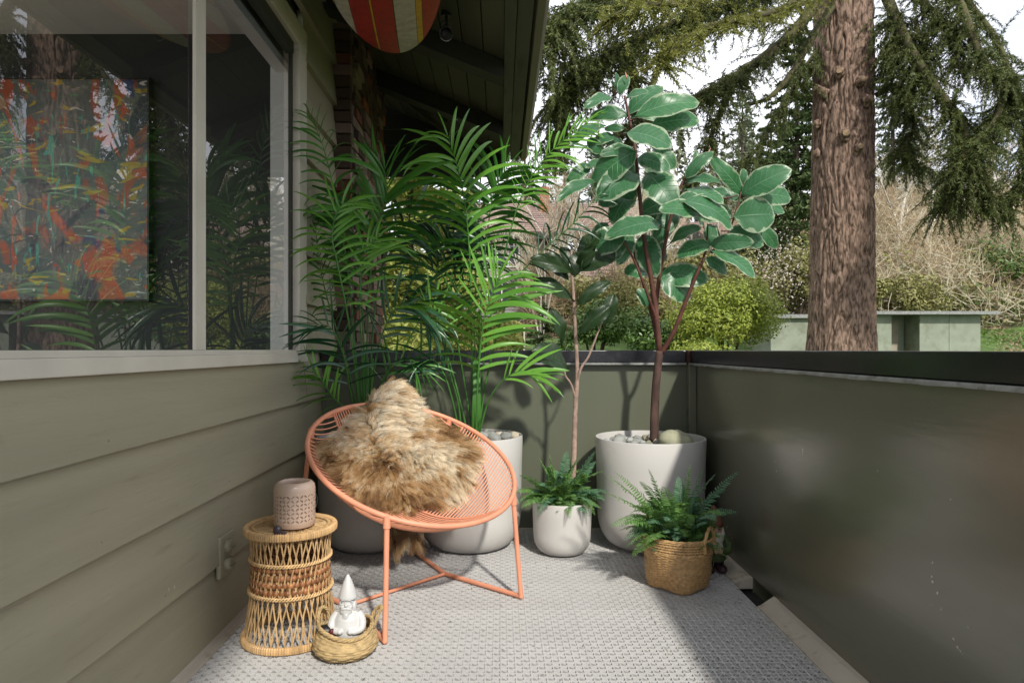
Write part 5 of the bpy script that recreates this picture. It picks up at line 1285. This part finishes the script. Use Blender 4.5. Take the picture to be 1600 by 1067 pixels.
# ---------------------------------------------------------------- houses in the distance
M_roofp = pm('shingle_roof', (.23, .16, .135), rough=.9, var=.25, scale=5, bump=.5, bscale=20, bdist=.02, rnd=.14)
M_hs = pm('grey_siding', (.22, .21, .20), rough=.7, var=.1, rnd=.05); M_hs2 = pm('beige_siding', (.36, .32, .25), rough=.7, var=.1, rnd=.05)
M_wf = pm('white_frame', (.65, .65, .62), rough=.5, var=.05); M_wg = pm('dark_glazing', (.03, .035, .04), rough=.12, var=.3, scale=1)
M_cbr = pm('chimney_brick', (.32, .13, .08), rough=.9, var=.2, scale=30, rnd=.2)
sh_me = [MB().box((-.5, -.5, -.5), (.5, .5, .5)).mesh('shingle', M_roofp, smooth=False)]
def roof_plane(parent, x0, x1, ya, za, yb, zb, rows, cw, name='roof'):
    """shingle courses between eave (ya,za) and ridge (yb,zb)"""
    sl = Vector((0, yb-ya, zb-za)); L_ = sl.length; sl.normalize(); nr = Vector((0, -sl.z, sl.y))
    base = MB().add([(x0, ya, za), (x1, ya, za), (x1, yb, zb), (x0, yb, zb), (x0, ya, za-.14), (x1, ya, za-.14), (x1, yb, zb-.14), (x0, yb, zb-.14)], [(0, 1, 2, 3), (7, 6, 5, 4), (0, 4, 5, 1), (1, 5, 6, 2), (2, 6, 7, 3), (3, 7, 4, 0)]).build(name, M_roofp, parent)
    for k in range(rows):
        t = (k+.5)/rows; p = Vector(((x0+x1)/2, ya, za)) + sl*(L_*t) + nr*.018
        me = MB(); N = int((x1-x0)/cw); 
        vs = []; fs = []
        for i in range(N):
            a = x0 + (x1-x0)*i/N + .01; b_ = x0 + (x1-x0)*(i+1)/N - .01; h = RN.uniform(.0, .012); q0 = Vector((0, ya, za)) + sl*(L_*k/rows) + nr*(.03+h); q1 = Vector((0, ya, za)) + sl*(L_*(k+1)/rows) + nr*.006
            me.add([(a, q0.y, q0.z), (b_, q0.y, q0.z), (b_, q1.y, q1.z), (a, q1.y, q1.z), (a, q0.y-nr.y*.03, q0.z-nr.z*.03), (b_, q0.y-nr.y*.03, q0.z-nr.z*.03)], [(0, 1, 2, 3), (4, 5, 1, 0)])
        me.build('shingle_course', M_roofp, base)
    return base
def siding_wall(parent, x0, x1, y, z0, z1, mat, h=.2):
    w = MB().box((x0, y+.02, z0), (x1, y+.16, z1)).build('wall', mat, parent); n = int((z1-z0)/h)
    for k in range(n): MB().add([(x0, y+.015, z0+h*(k+1)), (x1, y+.015, z0+h*(k+1)), (x1, y-.012, z0+h*k+.004), (x0, y-.012, z0+h*k+.004), (x0, y+.019, z0+h*k+.004), (x1, y+.019, z0+h*k+.004)], [(3, 2, 1, 0), (2, 3, 4, 5)]).build('siding_board', mat, w)
    return w
def far_window(parent, x0, x1, y, z0, z1, mull=1):
    f = MB(); s = .07
    f.box((x0, y-.05, z0), (x1, y, z0+s)); f.box((x0, y-.05, z1-s), (x1, y, z1)); f.box((x0, y-.05, z0+s+.001), (x0+s, y, z1-s-.001)); f.box((x1-s, y-.05, z0+s+.001), (x1, y, z1-s-.001))
    for k in range(mull): xm = x0 + (x1-x0)*(k+1)/(mull+1); f.box((xm-.03, y-.045, z0+s+.001), (xm+.03, y, z1-s-.001))
    w = f.build('window', M_wf, parent); MB().box((x0+.02, y-.03, z0+.02), (x1-.02, y-.018, z1-.02)).build('pane', M_wg, w)
def Z(py, d): return EYE - (py-546)/F*d
D = 34.
hA = thing('neighbour_house', 'grey sided house with mauve shingle roof and tall brick chimney across the garden', 'house', (2, 36, 2))
siding_wall(hA, pxz(722, D), pxz(852, D), D, gz(1, D)-1, Z(358, D), M_hs, .22)
far_window(hA, pxz(760, D), pxz(808, D), D-.02, Z(478, D), Z(432, D), 1)
far_window(hA, pxz(776, D), pxz(812, D), D-.02, Z(418, D), Z(384, D), 1)
roof_plane(hA, pxz(712, D), pxz(1085, D), D-.7, Z(366, D), D+5, Z(318, D+5), 14, .5)
MB().box((pxz(712, D), D-.76, Z(366, D)-.36), (pxz(1085, D), D-.71, Z(366, D)-.02)).build('fascia', M_dark, hA)
D2 = 30.
roof_plane(hA, pxz(838, D2), pxz(1090, D2), D2-.6, Z(470, D2), D2+3.9, Z(392, D2+3.9), 14, .45)
siding_wall(hA, pxz(848, D2), pxz(1080, D2), D2, gz(5, D2)-1, Z(468, D2), M_hs, .22)
chb = MB().box((pxz(844, 37), 37, 5), (pxz(858, 37), 37.6, Z(292, 37))).build('chimney', M_cbr, hA)
cbm = MB().box((-.5, -.5, -.5), (.5, .5, .5)).mesh('brick', M_cbr, smooth=False)
zc = Z(392, 37); rI = 0
while zc < Z(294, 37):
    for i in range(2): inst('brick', cbm, Matrix.Translation((pxz(844, 37)+.125+.25*i, 36.985, zc)) @ Matrix.Diagonal((.235, .06, .125, 1)), chb)
    zc += .15; rI += 1
D = 38.
hB = thing('neighbour_house', 'beige house with dark eave and white window behind the rhododendrons beside the fir trunk', 'house', (15, 40, 3))
siding_wall(hB, pxz(1118, D), pxz(1330, D), D, gz(14, D)-1, Z(388, D), M_hs2, .25)
roof_plane(hB, pxz(1108, D), pxz(1345, D), D-.9, Z(385, D), D+4.5, Z(347, D+4.5), 12, .5)
MB().box((pxz(1108, D), D-.98, Z(385, D)-.42), (pxz(1345, D), D-.91, Z(385, D)-.02)).build('fascia', M_dark, hB)
far_window(hB, pxz(1168, D), pxz(1205, D), D-.02, Z(404, D), Z(388, D)-.05, 0)
far_window(hB, pxz(1120, D), pxz(1160, D), D-.02, Z(436, D), Z(408, D), 1)
for px in (1150, 1170): MB().box((pxz(px, D-1.5)-.08, D-1.6, 1), (pxz(px, D-1.5)+.08, D-1.44, Z(425, D-1.5))).build('porch_post', M_wf, hB)
MB().box((pxz(1140, D-1.5), D-1.7, Z(425, D-1.5)+.001), (pxz(1180, D-1.5), D-.1, Z(420, D-1.5))).build('porch_roof', M_roofp, hB)

# low green outbuilding with flat roof
D = 20.; M_shed = pm('shed_stucco', (.27, .30, .235), rough=.8, var=.1, scale=3, bump=.3, bscale=40, dirt=(.20, .22, .16), dirt_scale=2, dirt_pos=.5)
shd = thing('garden_shed', 'long low sage green garden shed with flat roof and a recessed door', 'shed', (9.5, 20, 0))
x = lambda px: pxz(px, D)
MB().box((x(1216), D+.55, -.8), (x(1366), D+2.6, Z(496, D))).build('wall', M_shed, shd)
MB().box((x(1360), D, -.8), (x(1393), D+2.6, Z(492, D))).build('wall', M_shed, shd)
MB().box((x(1393)+.001, D+.75, -.8), (x(1436), D+2.6, Z(492, D))).build('wall', M_shed, shd)
MB().box((x(1437), D, -.8), (x(1532), D+2.6, Z(492, D))).build('wall', M_shed, shd)
MB().box((x(1397), D+.70, -.6), (x(1425), D+.745, Z(499, D))).build('door', M_hs2, shd)
MB().box((x(1355), D-.3, Z(492, D)+.002), (x(1551), D+2.9, Z(487, D))).build('roof', M_flash, shd)
MB().box((x(1212), D+.4, Z(496, D)+.002), (x(1354), D+2.7, Z(490, D))).build('roof', M_flash, shd)
MB().box((x(1484)-.02, D-.012, -.8), (x(1484)+.02, D-.001, Z(493, D))).build('wall_batten', M_shed, shd)

# ---------------------------------------------------------------- shrubs and hedge
c = gp_(1135, 17.5); bush('rhododendron', 'large rounded yellow green rhododendron left of the green shed', 'shrub', (c.x, c.y, c.z-.1), (1.3, 1.1, 1.7), 24000, .045, M_rho, 1, nl=80)
c = gp_(1080, 16.6); bush('rhododendron', 'low yellow green rhododendron right behind the corner of the parapet', 'shrub', (c.x, c.y, c.z-.2), (.95, .8, .72), 9000, .042, M_rho, 2, nl=30)
c = gp_(1010, 19); bush('laurel_bush', 'dark green laurel bush behind the rubber plant stems', 'shrub', (c.x, c.y, c.z-.2), (1.3, 1.0, 1.15), 9000, .06, M_lau, 3, nl=34)
c = gp_(930, 20); bush('laurel_bush', 'fresh green bush behind the dark fig leaves', 'shrub', (c.x, c.y, c.z-.2), (1.0, .9, 1.2), 7000, .06, M_lau, 4, nl=26)
c = gp_(848, 20.5); conifer('dwarf_spruce', 'small dark spruce at the right end of the clipped hedge', (c.x, c.y, c.z-.3), 2.1, 1.0, 5000, .07, M_con, 5, bare=.02)
c = gp_(1235, 24); bush('flowering_shrub', 'loose green shrub with pale blossom in front of the beige house', 'shrub', (c.x, c.y, c.z-.1), (1.9, 1.3, 2.3), 11000, .07, M_olv, 6, nl=40)
M_blo = leafmat('blossom', (.55, .48, .42), (.7, .62, .55), trans=.3, rough=.7)
tt = thing('flowering_shrub', 'pale pink blossoming shrub left of the fir trunk', 'shrub', (c.x-1, 23.5, c.z))
q = np.array([pxz(1215, 23.5), 23.5, c.z+2.2]) + RN.normal(0, 1, (900, 3))*np.array([.55, .5, .7]); tri_mesh('blossom', leaf_quads(q, .05), 4, M_blo, tt, kind='stuff')
MB().tube([(pxz(1215, 23.5), 23.5, c.z-.3), (pxz(1218, 23.5), 23.5, c.z+2.2)], [.05, .02], n=6).build('stem', M_brk, tt)
for k, (px, d, rx, rz, mt, lb) in enumerate([(1110, 26, 2.3, 2.5, M_olv, 'olive green shrub mass behind the yellow rhododendron'), (1180, 29, 2.6, 2.2, M_olv, 'dull green shrub below the beige house porch'), (1290, 27, 2.0, 2.0, M_lau, 'dark green shrub directly behind the fir trunk'),
     (1390, 25, 1.7, 1.7, M_olv, 'yellowish shrub behind the shed roof beside the fir trunk'), (1430, 27, 1.4, 1.3, M_lau, 'dark evergreen shrub above the middle of the shed roof'), (1490, 26, 1.5, 1.2, M_olv, 'brownish green shrub above the right half of the shed roof'), (1575, 27, 2.2, 1.9, M_lau, 'dark green shrub on the slope right of the shed'),
     (960, 25, 2.2, 1.9, M_olv, 'olive shrub in front of the lower shingle roof'), (1050, 27, 2.0, 2.6, M_olv, 'tall olive shrub behind the rubber plant leaves')]):
    c = gp_(px, d); bush('garden_shrub', lb, 'shrub', (c.x, c.y, c.z-.3), (rx, rx*.7, rz), 6500, .085, mt, 20+k, nl=30, group='garden shrubs')
# clipped hedge
hd = thing('clipped_hedge', 'long clipped box hedge in front of the grey house', 'hedge', (pxz(735, 21), 21, 1))
x0, x1 = pxz(600, 21), pxz(820, 21); N = 15000; q = np.stack([RN.uniform(x0, x1, N), RN.uniform(20.4, 21.6, N), RN.uniform(.4, Z(503, 21), N)], 1)
f = RN.random(N); top = f < .35; q[top, 2] = Z(503, 21) + RN.normal(0, .02, top.sum()); fr2 = f > .45; q[fr2, 1] = 20.4 + RN.normal(0, .03, fr2.sum())
e_ = np.clip((np.abs(q[:, 0]-(x0+x1)/2) - ((x1-x0)/2-.4))/.4, 0, 1); q[:, 2] -= .25*e_**2*(q[:, 2] > 1.4)
tri_mesh('foliage', leaf_quads(q, .04, np.tile([0, -.7, .7], (N, 1)), .5, .7), 4, M_hed, hd, kind='stuff')
MB().box((x0+.1, 20.5, .3), (x1-.1, 21.5, Z(503, 21)-.12)).build('inner_twigs', M_brk, hd)
MB().box((pxz(820, 20.3)-.04, 20.3, .4), (pxz(820, 20.3)+.0, 20.34, Z(508, 20.3))).build('end_stake', M_pale, hd)

# golden conifer behind the palms, other conifers
for k, (px, d, H, r0, mt, lb, n_) in enumerate([(640, 15.5, 9.5, 2.9, M_ced, 'feathery golden green conifer behind the palms', 34000), (575, 19, 11, 3.0, M_ced, 'golden green conifer hidden behind the brick chimney', 16000),
        (700, 24, 9.0, 2.0, M_ced, 'pale green conifer left of the grey house', 9000),
        (882, 60, 17, 3.0, M_con2, 'slim far spruce whose top shows beside the brick chimney', 5000), (820, 58, 17.0, 3.4, M_con2, 'far olive conifer behind the mauve roof', 5000), (925, 64, 15, 3.0, M_con2, 'far conifer behind the mauve roof near the fig leaves', 4000),
        (1395, 46, 15.0, 3.2, M_con2, 'pale far conifer just right of the fir trunk', 7000), (1440, 55, 14, 3.2, M_con2, 'misty far conifer right of centre above the shed', 5000),
        (1205, 26, 9.6, 2.3, M_con, 'dark conifer behind the right hand leaves of the rubber plant', 15000), (1245, 30, 13.5, 2.9, M_con, 'tall dark conifer just left of the fir trunk', 12000), (1160, 55, 15, 3.2, M_con2, 'far conifer left of the beige house roof', 4500)]):
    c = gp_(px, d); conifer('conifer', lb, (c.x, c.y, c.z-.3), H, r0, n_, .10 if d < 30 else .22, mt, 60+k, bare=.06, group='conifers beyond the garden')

# bare saplings and brushwood on the slope
for k, (px, d, H, ln, lb, mt) in enumerate([(1408, 29, 5.4, (0, 0), 'thin white barked sapling above the left part of the shed', M_pale), (1440, 30, 5.0, (.05, 0), 'slender bare sapling next to the white sapling above the shed', M_pale),
    (1520, 31, 7.6, (.25, 0), 'leaning white barked alder on the right slope', M_pale), (1535, 34, 8.4, (.3, 0), 'second leaning pale alder behind the first', M_pale), (1580, 30, 6.2, (-.05, 0), 'mossy bare tree at the right edge of the view', M_fbr),
    (1500, 33, 6.4, (-.1, 0), 'bare pale sapling behind the hanging fir bough', M_pale), (845, 25, 4.2, (0, 0), 'multi stemmed bare pale shrub in front of the shingle roof', M_pale), (905, 26, 4.4, (.05, 0), 'bare pinkish shrub behind the fig leaves', M_pale), (985, 26, 4.6, (-.05, 0), 'bare pale shrub behind the rubber plant', M_pale), (1100, 31, 5.5, (0, 0), 'tall bare shrub between the two neighbour houses', M_pale)]):
    c = gp_(px, d); bare_tree('bare_tree', lb, (c.x, c.y, c.z), H, 80+k, ln, depth=4, mat=mt, twmat=M_bare2 if k in (0, 6, 8) else M_bare, r=.095 if k < 6 else .04, multi=1 if k < 6 else 4, spread=.6, group='bare trees on the far slope')
def brush(name, n, xr, yr, hz, seed, mat, L_=.5, w=.006):
    rr_ = np.random.default_rng(seed); X = rr_.uniform(*xr, n); Y = rr_.uniform(*yr, n); G0 = np.array([gz(a, b) for a, b in zip(X, Y)])
    H = hz*rr_.random(n)**.9; mod = np.array([.75 + .9*mnoise.noise(Vector((a*.45, b*.3, 5))) for a, b in zip(X, Y)]); A = np.stack([X, Y, G0 + H*np.clip(mod, .15, 1.6)], 1)
    d = rr_.normal(0, 1, (n, 3))*[.8, .5, .55] + [0, 0, .55]; d /= np.linalg.norm(d, axis=1)[:, None]; ln = L_*rr_.uniform(.4, 1.6, n)[:, None]; u = np.cross(d, [0, -1, .1]); u /= np.linalg.norm(u, axis=1)[:, None]; u *= w
    B = A + d*ln; C_ = (A+B)/2 + rr_.normal(0, .06, (n, 3))*ln
    Q = np.concatenate([np.stack([A-u, A+u, C_+u, C_-u], 1), np.stack([C_-u, C_+u, B+u*.5, B-u*.5], 1)]); return tri_mesh(name, Q, 4, mat, None, kind='stuff')
brush('brushwood', 46000, (11, 34), (25, 44), 3.6, 1, M_bare, .9, .009)
brush('brushwood', 26000, (11, 36), (24.5, 44), 3.2, 2, M_bare2, .9, .009)
brush('brushwood', 26000, (1, 12), (25, 29.5), 2.6, 3, M_bare, .7, .007)
def cover(name, n, xr, yr, hz, seed, mat, size):
    rr_ = np.random.default_rng(seed); X = rr_.uniform(*xr, n); Y = rr_.uniform(*yr, n); G0 = np.array([gz(a, b) for a, b in zip(X, Y)]); mod = np.array([mnoise.noise(Vector((a*.35, b*.35, 8+seed))) for a, b in zip(X, Y)]); k = mod > -.05
    C_ = np.stack([X, Y, G0 + hz*rr_.random(n)*np.clip(mod*3+.4, .1, 1.3)], 1)[k]; return tri_mesh(name, leaf_quads(C_, size, np.tile([0, -.4, .8], (len(C_), 1)), .5, .6), 4, mat, None, kind='stuff')
cover('undergrowth', 60000, (6, 36), (24.5, 46), 2.4, 4, M_olv, .10); cover('undergrowth', 40000, (6, 36), (24.5, 46), 1.8, 5, M_lau, .10)
cover('leaf_litter', 16000, (8, 30), (20, 25), .08, 6, M_bare, .06)
cover('grass', 30000, (9, 30), (18.5, 24.5), .10, 7, leafmat('grass_blade', (.08, .15, .02), (.14, .24, .04)), .05)
# far wooded ridge
def woods(n, xr, yr, H, seed, mat, size):
    rr_ = np.random.default_rng(seed); T_ = []
    for k in range(n):
        x_, y_ = rr_.uniform(*xr), rr_.uniform(*yr); h = H*rr_.uniform(.6, 1.1); m_ = 260; f = rr_.random(m_)**.7; r_ = (1-f)*h*.17*rr_.uniform(.5, 1, m_); a = rr_.uniform(0, 6.28, m_)
        T_.append(np.stack([x_ + r_*np.cos(a), y_ + r_*np.sin(a), gz(x_, y_) + f*h], 1))
    C_ = np.concatenate(T_); return tri_mesh('woods', leaf_quads(C_, size, np.tile([0, -.3, .8], (len(C_), 1)), .4, .7), 4, mat, None, kind='stuff')
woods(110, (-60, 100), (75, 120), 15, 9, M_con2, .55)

# ---------------------------------------------------------------- the big fir
fx, fy = pxz(1314, 14.9), 14.9; fz = gz(fx, fy)
fir = thing('fir_tree', 'huge fir with deeply furrowed brown trunk and sawn limb knots beside the balcony', 'tree', (fx, fy, fz))
m, n, l, b = nmat('fir_bark')
tc = n.new('ShaderNodeTexCoord'); mp = n.new('ShaderNodeMapping'); mp.inputs['Scale'].default_value = (1, 1, .28); l.new(tc.outputs['Object'], mp.inputs['Vector'])
vo = n.new('ShaderNodeTexNoise'); vo.inputs['Scale'].default_value = 20; vo.inputs['Detail'].default_value = 7; vo.inputs['Distortion'].default_value = .6; l.new(mp.outputs['Vector'], vo.inputs['Vector'])
rp = n.new('ShaderNodeValToRGB'); rp.color_ramp.elements[0].position = .36; rp.color_ramp.elements[0].color = (.078, .05, .036, 1); rp.color_ramp.elements[1].position = .6; rp.color_ramp.elements[1].color = (.30, .21, .16, 1)
l.new(vo.outputs['Fac'], rp.inputs['Fac']); l.new(rp.outputs['Color'], b.inputs['Base Color']); b.inputs['Roughness'].default_value = .95; b.inputs['Specular IOR Level'].default_value = .15
bp = n.new('ShaderNodeBump'); bp.inputs['Strength'].default_value = .8; bp.inputs['Distance'].default_value = .03; l.new(vo.outputs['Fac'], bp.inputs['Height']); l.new(bp.outputs['Normal'], b.inputs['Normal']); M_firb = m
na, nz_ = 260, 460; TH = 14.; vs = []
aa = np.arange(na)/na*2*np.pi
for j in range(nz_+1):
    z = -1.0 + (TH+1)*j/nz_; 
    px_c = np.interp(z, [0, 9], [fx, fx + .06]); r = np.interp(z, [-1, .4, 1.5, 4, 8.6, 14], [.90, .73, .66, .625, .58, .50])
    for i in range(na):
        a = aa[i]; q = Vector((math.cos(a)*r, math.sin(a)*r, 0))
        w1 = mnoise.noise(Vector((q.x*1.5, q.y*1.5, z*.5)))*.25
        f1 = 1 - abs(mnoise.noise(Vector((q.x*10 + w1*4, q.y*10, z*2.0 + w1*3))))*2.3
        f2 = mnoise.noise(Vector((q.x*19, q.y*19, z*5)))
        dr = -.055*max(0, f1)**2.0 + .030 + .011*f2 + .02*mnoise.noise(Vector((q.x*2, q.y*2, z*.7)))
        vs.append((px_c + math.cos(a)*(r+dr), fy + math.sin(a)*(r+dr), fz + z))
mb = MB(); mb.add(vs, [(j*na+i, j*na+(i+1) % na, (j+1)*na+(i+1) % na, (j+1)*na+i) for j in range(nz_) for i in range(na)]); mb.build('trunk', M_firb, fir, smooth=True)
M_cut = pm('sawn_wood', (.30, .21, .12), rough=.8, var=.3, scale=30, dirt=(.15, .12, .09), dirt_scale=20)
for (px, py, s) in ((1316,112,.085),(1301,137,.085),(1343,128,.085),(1353,157,.10),(1322,211,.10),(1284,231,.075),(1339,232,.085),(1364,97,.09),(1279,128,.08),(1277,183,.08)):
    z = Z(py, fy-.62); cx_ = np.interp(z-fz, [0, 9], [fx, fx+.06]); r = float(np.interp(z-fz, [-1, .4, 1.5, 4, 8.6, 14], [.90, .73, .66, .625, .58, .50])); dx = pxz(px, fy-.6) - cx_; dx = max(-r*.97, min(r*.97, dx)); yy = fy - math.sqrt(r*r-dx*dx)
    d = Vector((dx, yy-fy, .05)).normalized(); c = Vector((cx_+dx, yy, z)) + d*.045; mb = MB(); mb.ball(c, (s*1.25, s*1.0, s*1.35), 14, 10, rough=.5, seed=px); mb.tube([c, c+d*s*.9, c+d*s*1.25], [s*1.0, s*.85, s*.72], n=14)
    kn = mb.build('knot', M_firb, fir, smooth=True); MB().tube([c+d*s*1.26, c+d*s*1.30], [s*.66, s*.62], n=14).build('cut_face', M_cut, kn)
def needles(path, nt, tl, rnd_, dens, seed, droop=.75, size=.035, width=.2, alongw=1.0):
    """hanging twigs set along a limb; returns leaf polygons (quads) and twig quads"""
    rr_ = np.random.default_rng(seed); Q = []; TW = []
    n = len(path); pa = np.array([tuple(p) for p in path])
    ii = rr_.uniform(.12, 1, nt)**alongw*(n-1); i0 = np.minimum(ii.astype(int), n-2); f = (ii-i0)[:, None]; B = pa[i0]*(1-f)+pa[i0+1]*f
    T = pa[i0+1]-pa[i0]; T /= np.linalg.norm(T, axis=1)[:, None]
    for k in range(nt):
        L_ = tl*rr_.uniform(.4, 1.25); out = np.cross(T[k], [0, 0, 1.]); out = out/(np.linalg.norm(out)+1e-6)*rr_.choice((-1, 1)); d = out*rr_.uniform(.3, 1) + T[k]*rr_.uniform(-.1, .8) + rr_.normal(0, rnd_, 3); d /= np.linalg.norm(d)
        m_ = 7; p = B[k].copy(); pts = [p.copy()]
        for s_ in range(m_): d = d + np.array([0, 0, -droop/m_*2.0]) + rr_.normal(0, .08, 3); d /= np.linalg.norm(d); p = p + d*L_/m_; pts.append(p.copy())
        pts = np.array(pts)
        # side twiglets
        cnt = max(6, int(dens*L_)); s = rr_.uniform(.05, 1, cnt)*m_; j = np.minimum(s.astype(int), m_-1); q = pts[j] + (pts[j+1]-pts[j])*(s-j)[:, None]
        sd = rr_.normal(0, 1, (cnt, 3)); sd[:, 2] = sd[:, 2]*.5 - .35*droop; sd /= np.linalg.norm(sd, axis=1)[:, None]; ax = (pts[j+1]-pts[j]); ax /= np.linalg.norm(ax, axis=1)[:, None]
        dd = sd*.75 + ax*.7; dd /= np.linalg.norm(dd, axis=1)[:, None]; ln = size*rr_.uniform(.7, 1.8, cnt)[:, None]*(1.15-.5*(s/m_))[:, None]
        u = np.cross(dd, rr_.normal(0, 1, (cnt, 3))); u /= np.linalg.norm(u, axis=1)[:, None]; u *= ln*width
        e = q + dd*ln; mid = q + dd*ln*.45; Q.append(np.stack([q, mid+u, e, mid-u], 1))
        v = np.cross(pts[-1]-pts[0], [0, -1., .1]); v /= np.linalg.norm(v)+1e-6; v *= .006*1
        for s_ in range(0, m_-1, 2): TW.append(np.stack([pts[s_]-v, pts[s_]+v, pts[s_+2 if s_+2 <= m_ else m_]+v*.6, pts[s_+2 if s_+2 <= m_ else m_]-v*.6]))
    return np.concatenate(Q), np.array(TW)
fir_c = Vector((fx+.1, fy, 0))
LIMBS = [ # limb control points in the photograph, distance; radius; twigs, twig length, colour
 ([(1290,-10,14.4),(1230,60,13.6),(1150,120,12.8),(1090,152,12.2),(1020,190,11.6),(960,215,11.2)], .12, 300, .85, 0),
 ([(1300,-60,14.5),(1200,-20,12.6),(1100,20,11.2),(1000,60,10.2),(920,105,9.5),(870,150,9.2)], .11, 330, .85, 0),
 ([(1310,-90,14.6),(1180,-60,12.0),(1060,-30,10.4),(960,-5,9.4),(880,25,8.8),(845,60,8.5)], .10, 330, .9, 0),
 ([(1300,10,14.5),(1268,60,14.0),(1240,110,13.6),(1205,150,13.3),(1172,164,13.2)], .085, 22, .5, 0),
 ([(1300,-40,14.4),(1230,10,12.0),(1160,30,10.4),(1100,45,9.4),(1050,80,8.8),(1030,105,8.6)], .06, 170, .55, 1),
 ([(1320,-110,14.4),(1220,-50,11.4),(1130,-20,9.8),(1080,5,9.0),(1000,10,8.4),(950,30,8.2)], .06, 130, .55, 1),
 ([(1340,-60,14.0),(1310,-20,12.8),(1270,0,12.0),(1235,15,11.4),(1200,30,11.0)], .05, 60, .5, 1),
 ([(1375,-30,14.6),(1400,30,14.0),(1430,90,13.4),(1470,150,13.0),(1503,190,12.8),(1510,240,12.6),(1492,280,12.5),(1478,330,12.4)], .11, 330, .85, 0),
 ([(1420,-80,14.4),(1490,-10,13.4),(1520,60,12.9),(1545,105,12.6),(1575,130,12.4),(1600,165,12.3)], .09, 200, .75, 0),
 ([(1450,-90,14.4),(1510,0,13.6),(1555,60,13.2),(1575,110,13.0),(1590,160,12.9),(1615,200,12.9)], .07, 120, .7, 0),
 ([(1375,-80,14.6),(1420,-20,14.0),(1460,20,13.6),(1490,60,13.2),(1500,110,13.0)], .06, 170, .8, 0),
 ([(1368,150,14.9),(1400,135,14.6),(1430,190,14.2),(1410,240,14.0),(1440,260,13.8)], .06, 150, .7, 0),
 ([(1570,130,12.5),(1560,180,12.3),(1530,220,12.2),(1505,250,12.1),(1540,300,12.0),(1570,340,12.0)], .06, 210, .8, 0),
 ([(1600,150,12.4),(1620,200,12.2),(1610,260,12.1),(1590,310,12.0)], .06, 130, .7, 0),
 ([(1290,60,14.8),(1250,120,14.9),(1210,190,15.0),(1170,250,15.0),(1130,300,15.0)], .05, 130, .8, 0),
 ([(1150,120,12.8),(1120,190,12.7),(1100,240,12.6),(1080,280,12.6)], .05, 80, .7, 0),
 ([(1000,60,10.2),(985,120,10.4),(1000,170,10.5)], .035, 70, .6, 0),
 ([(900,70,9.4),(885,130,9.5),(870,200,9.6),(862,240,9.6)], .03, 80, .55, 0),
 ([(1390,10,14.2),(1395,60,14.0),(1385,110,14.0)], .04, 90, .7, 0),
 ([(1430,30,13.8),(1440,80,13.6),(1425,130,13.6),(1400,160,13.6)], .04, 110, .75, 0)]
ND = [[], []]; TWS = []
for k, (pts, r_, nt, tl, cl_) in enumerate(LIMBS):
    nt = int(nt*1.2); path = spline(PP(*pts), 24); mb = MB(); mb.tube(path, [r_*(1-.75*i/23) + .008 for i in range(24)], n=8); mb.build('branch', M_fbr, fir, smooth=True)
    if nt:
        q, tw = needles(path, nt, tl, .35, 150, 300+k, droop=.65 if cl_ == 0 else .3, size=.060 if cl_ == 0 else .05, width=.11); ND[cl_].append(q); TWS.append(tw)
tri_mesh('needle_sprays', np.concatenate(ND[0]), 4, M_need, fir, kind='stuff'); tri_mesh('sunlit_needle_sprays', np.concatenate(ND[1]), 4, M_need2, fir, kind='stuff'); tri_mesh('twigs', np.concatenate(TWS), 4, M_fbr, fir, kind='stuff')

for o in COL.objects:
    if o.parent is None and o.type == 'MESH' and 'label' not in o:
        b_ = o.name.split('.')[0]
        lab = {'deck_floor': 'balcony floor of pale perforated click tiles', 'ground': 'sloping garden ground rising to a hillside', 'lawn': 'patch of mown lawn beyond the parapet',
               'debris': 'bits of leaf and needles lying on the deck tiles', 'brushwood': 'tangle of bare brown brush on the slope', 'undergrowth': 'green undergrowth covering the slope', 'leaf_litter': 'fallen brown leaves on the grass',
               'grass': 'short green grass beside the shed', 'woods': 'far wooded ridge of pale conifers'}.get(b_)
        if lab: o['label'] = lab
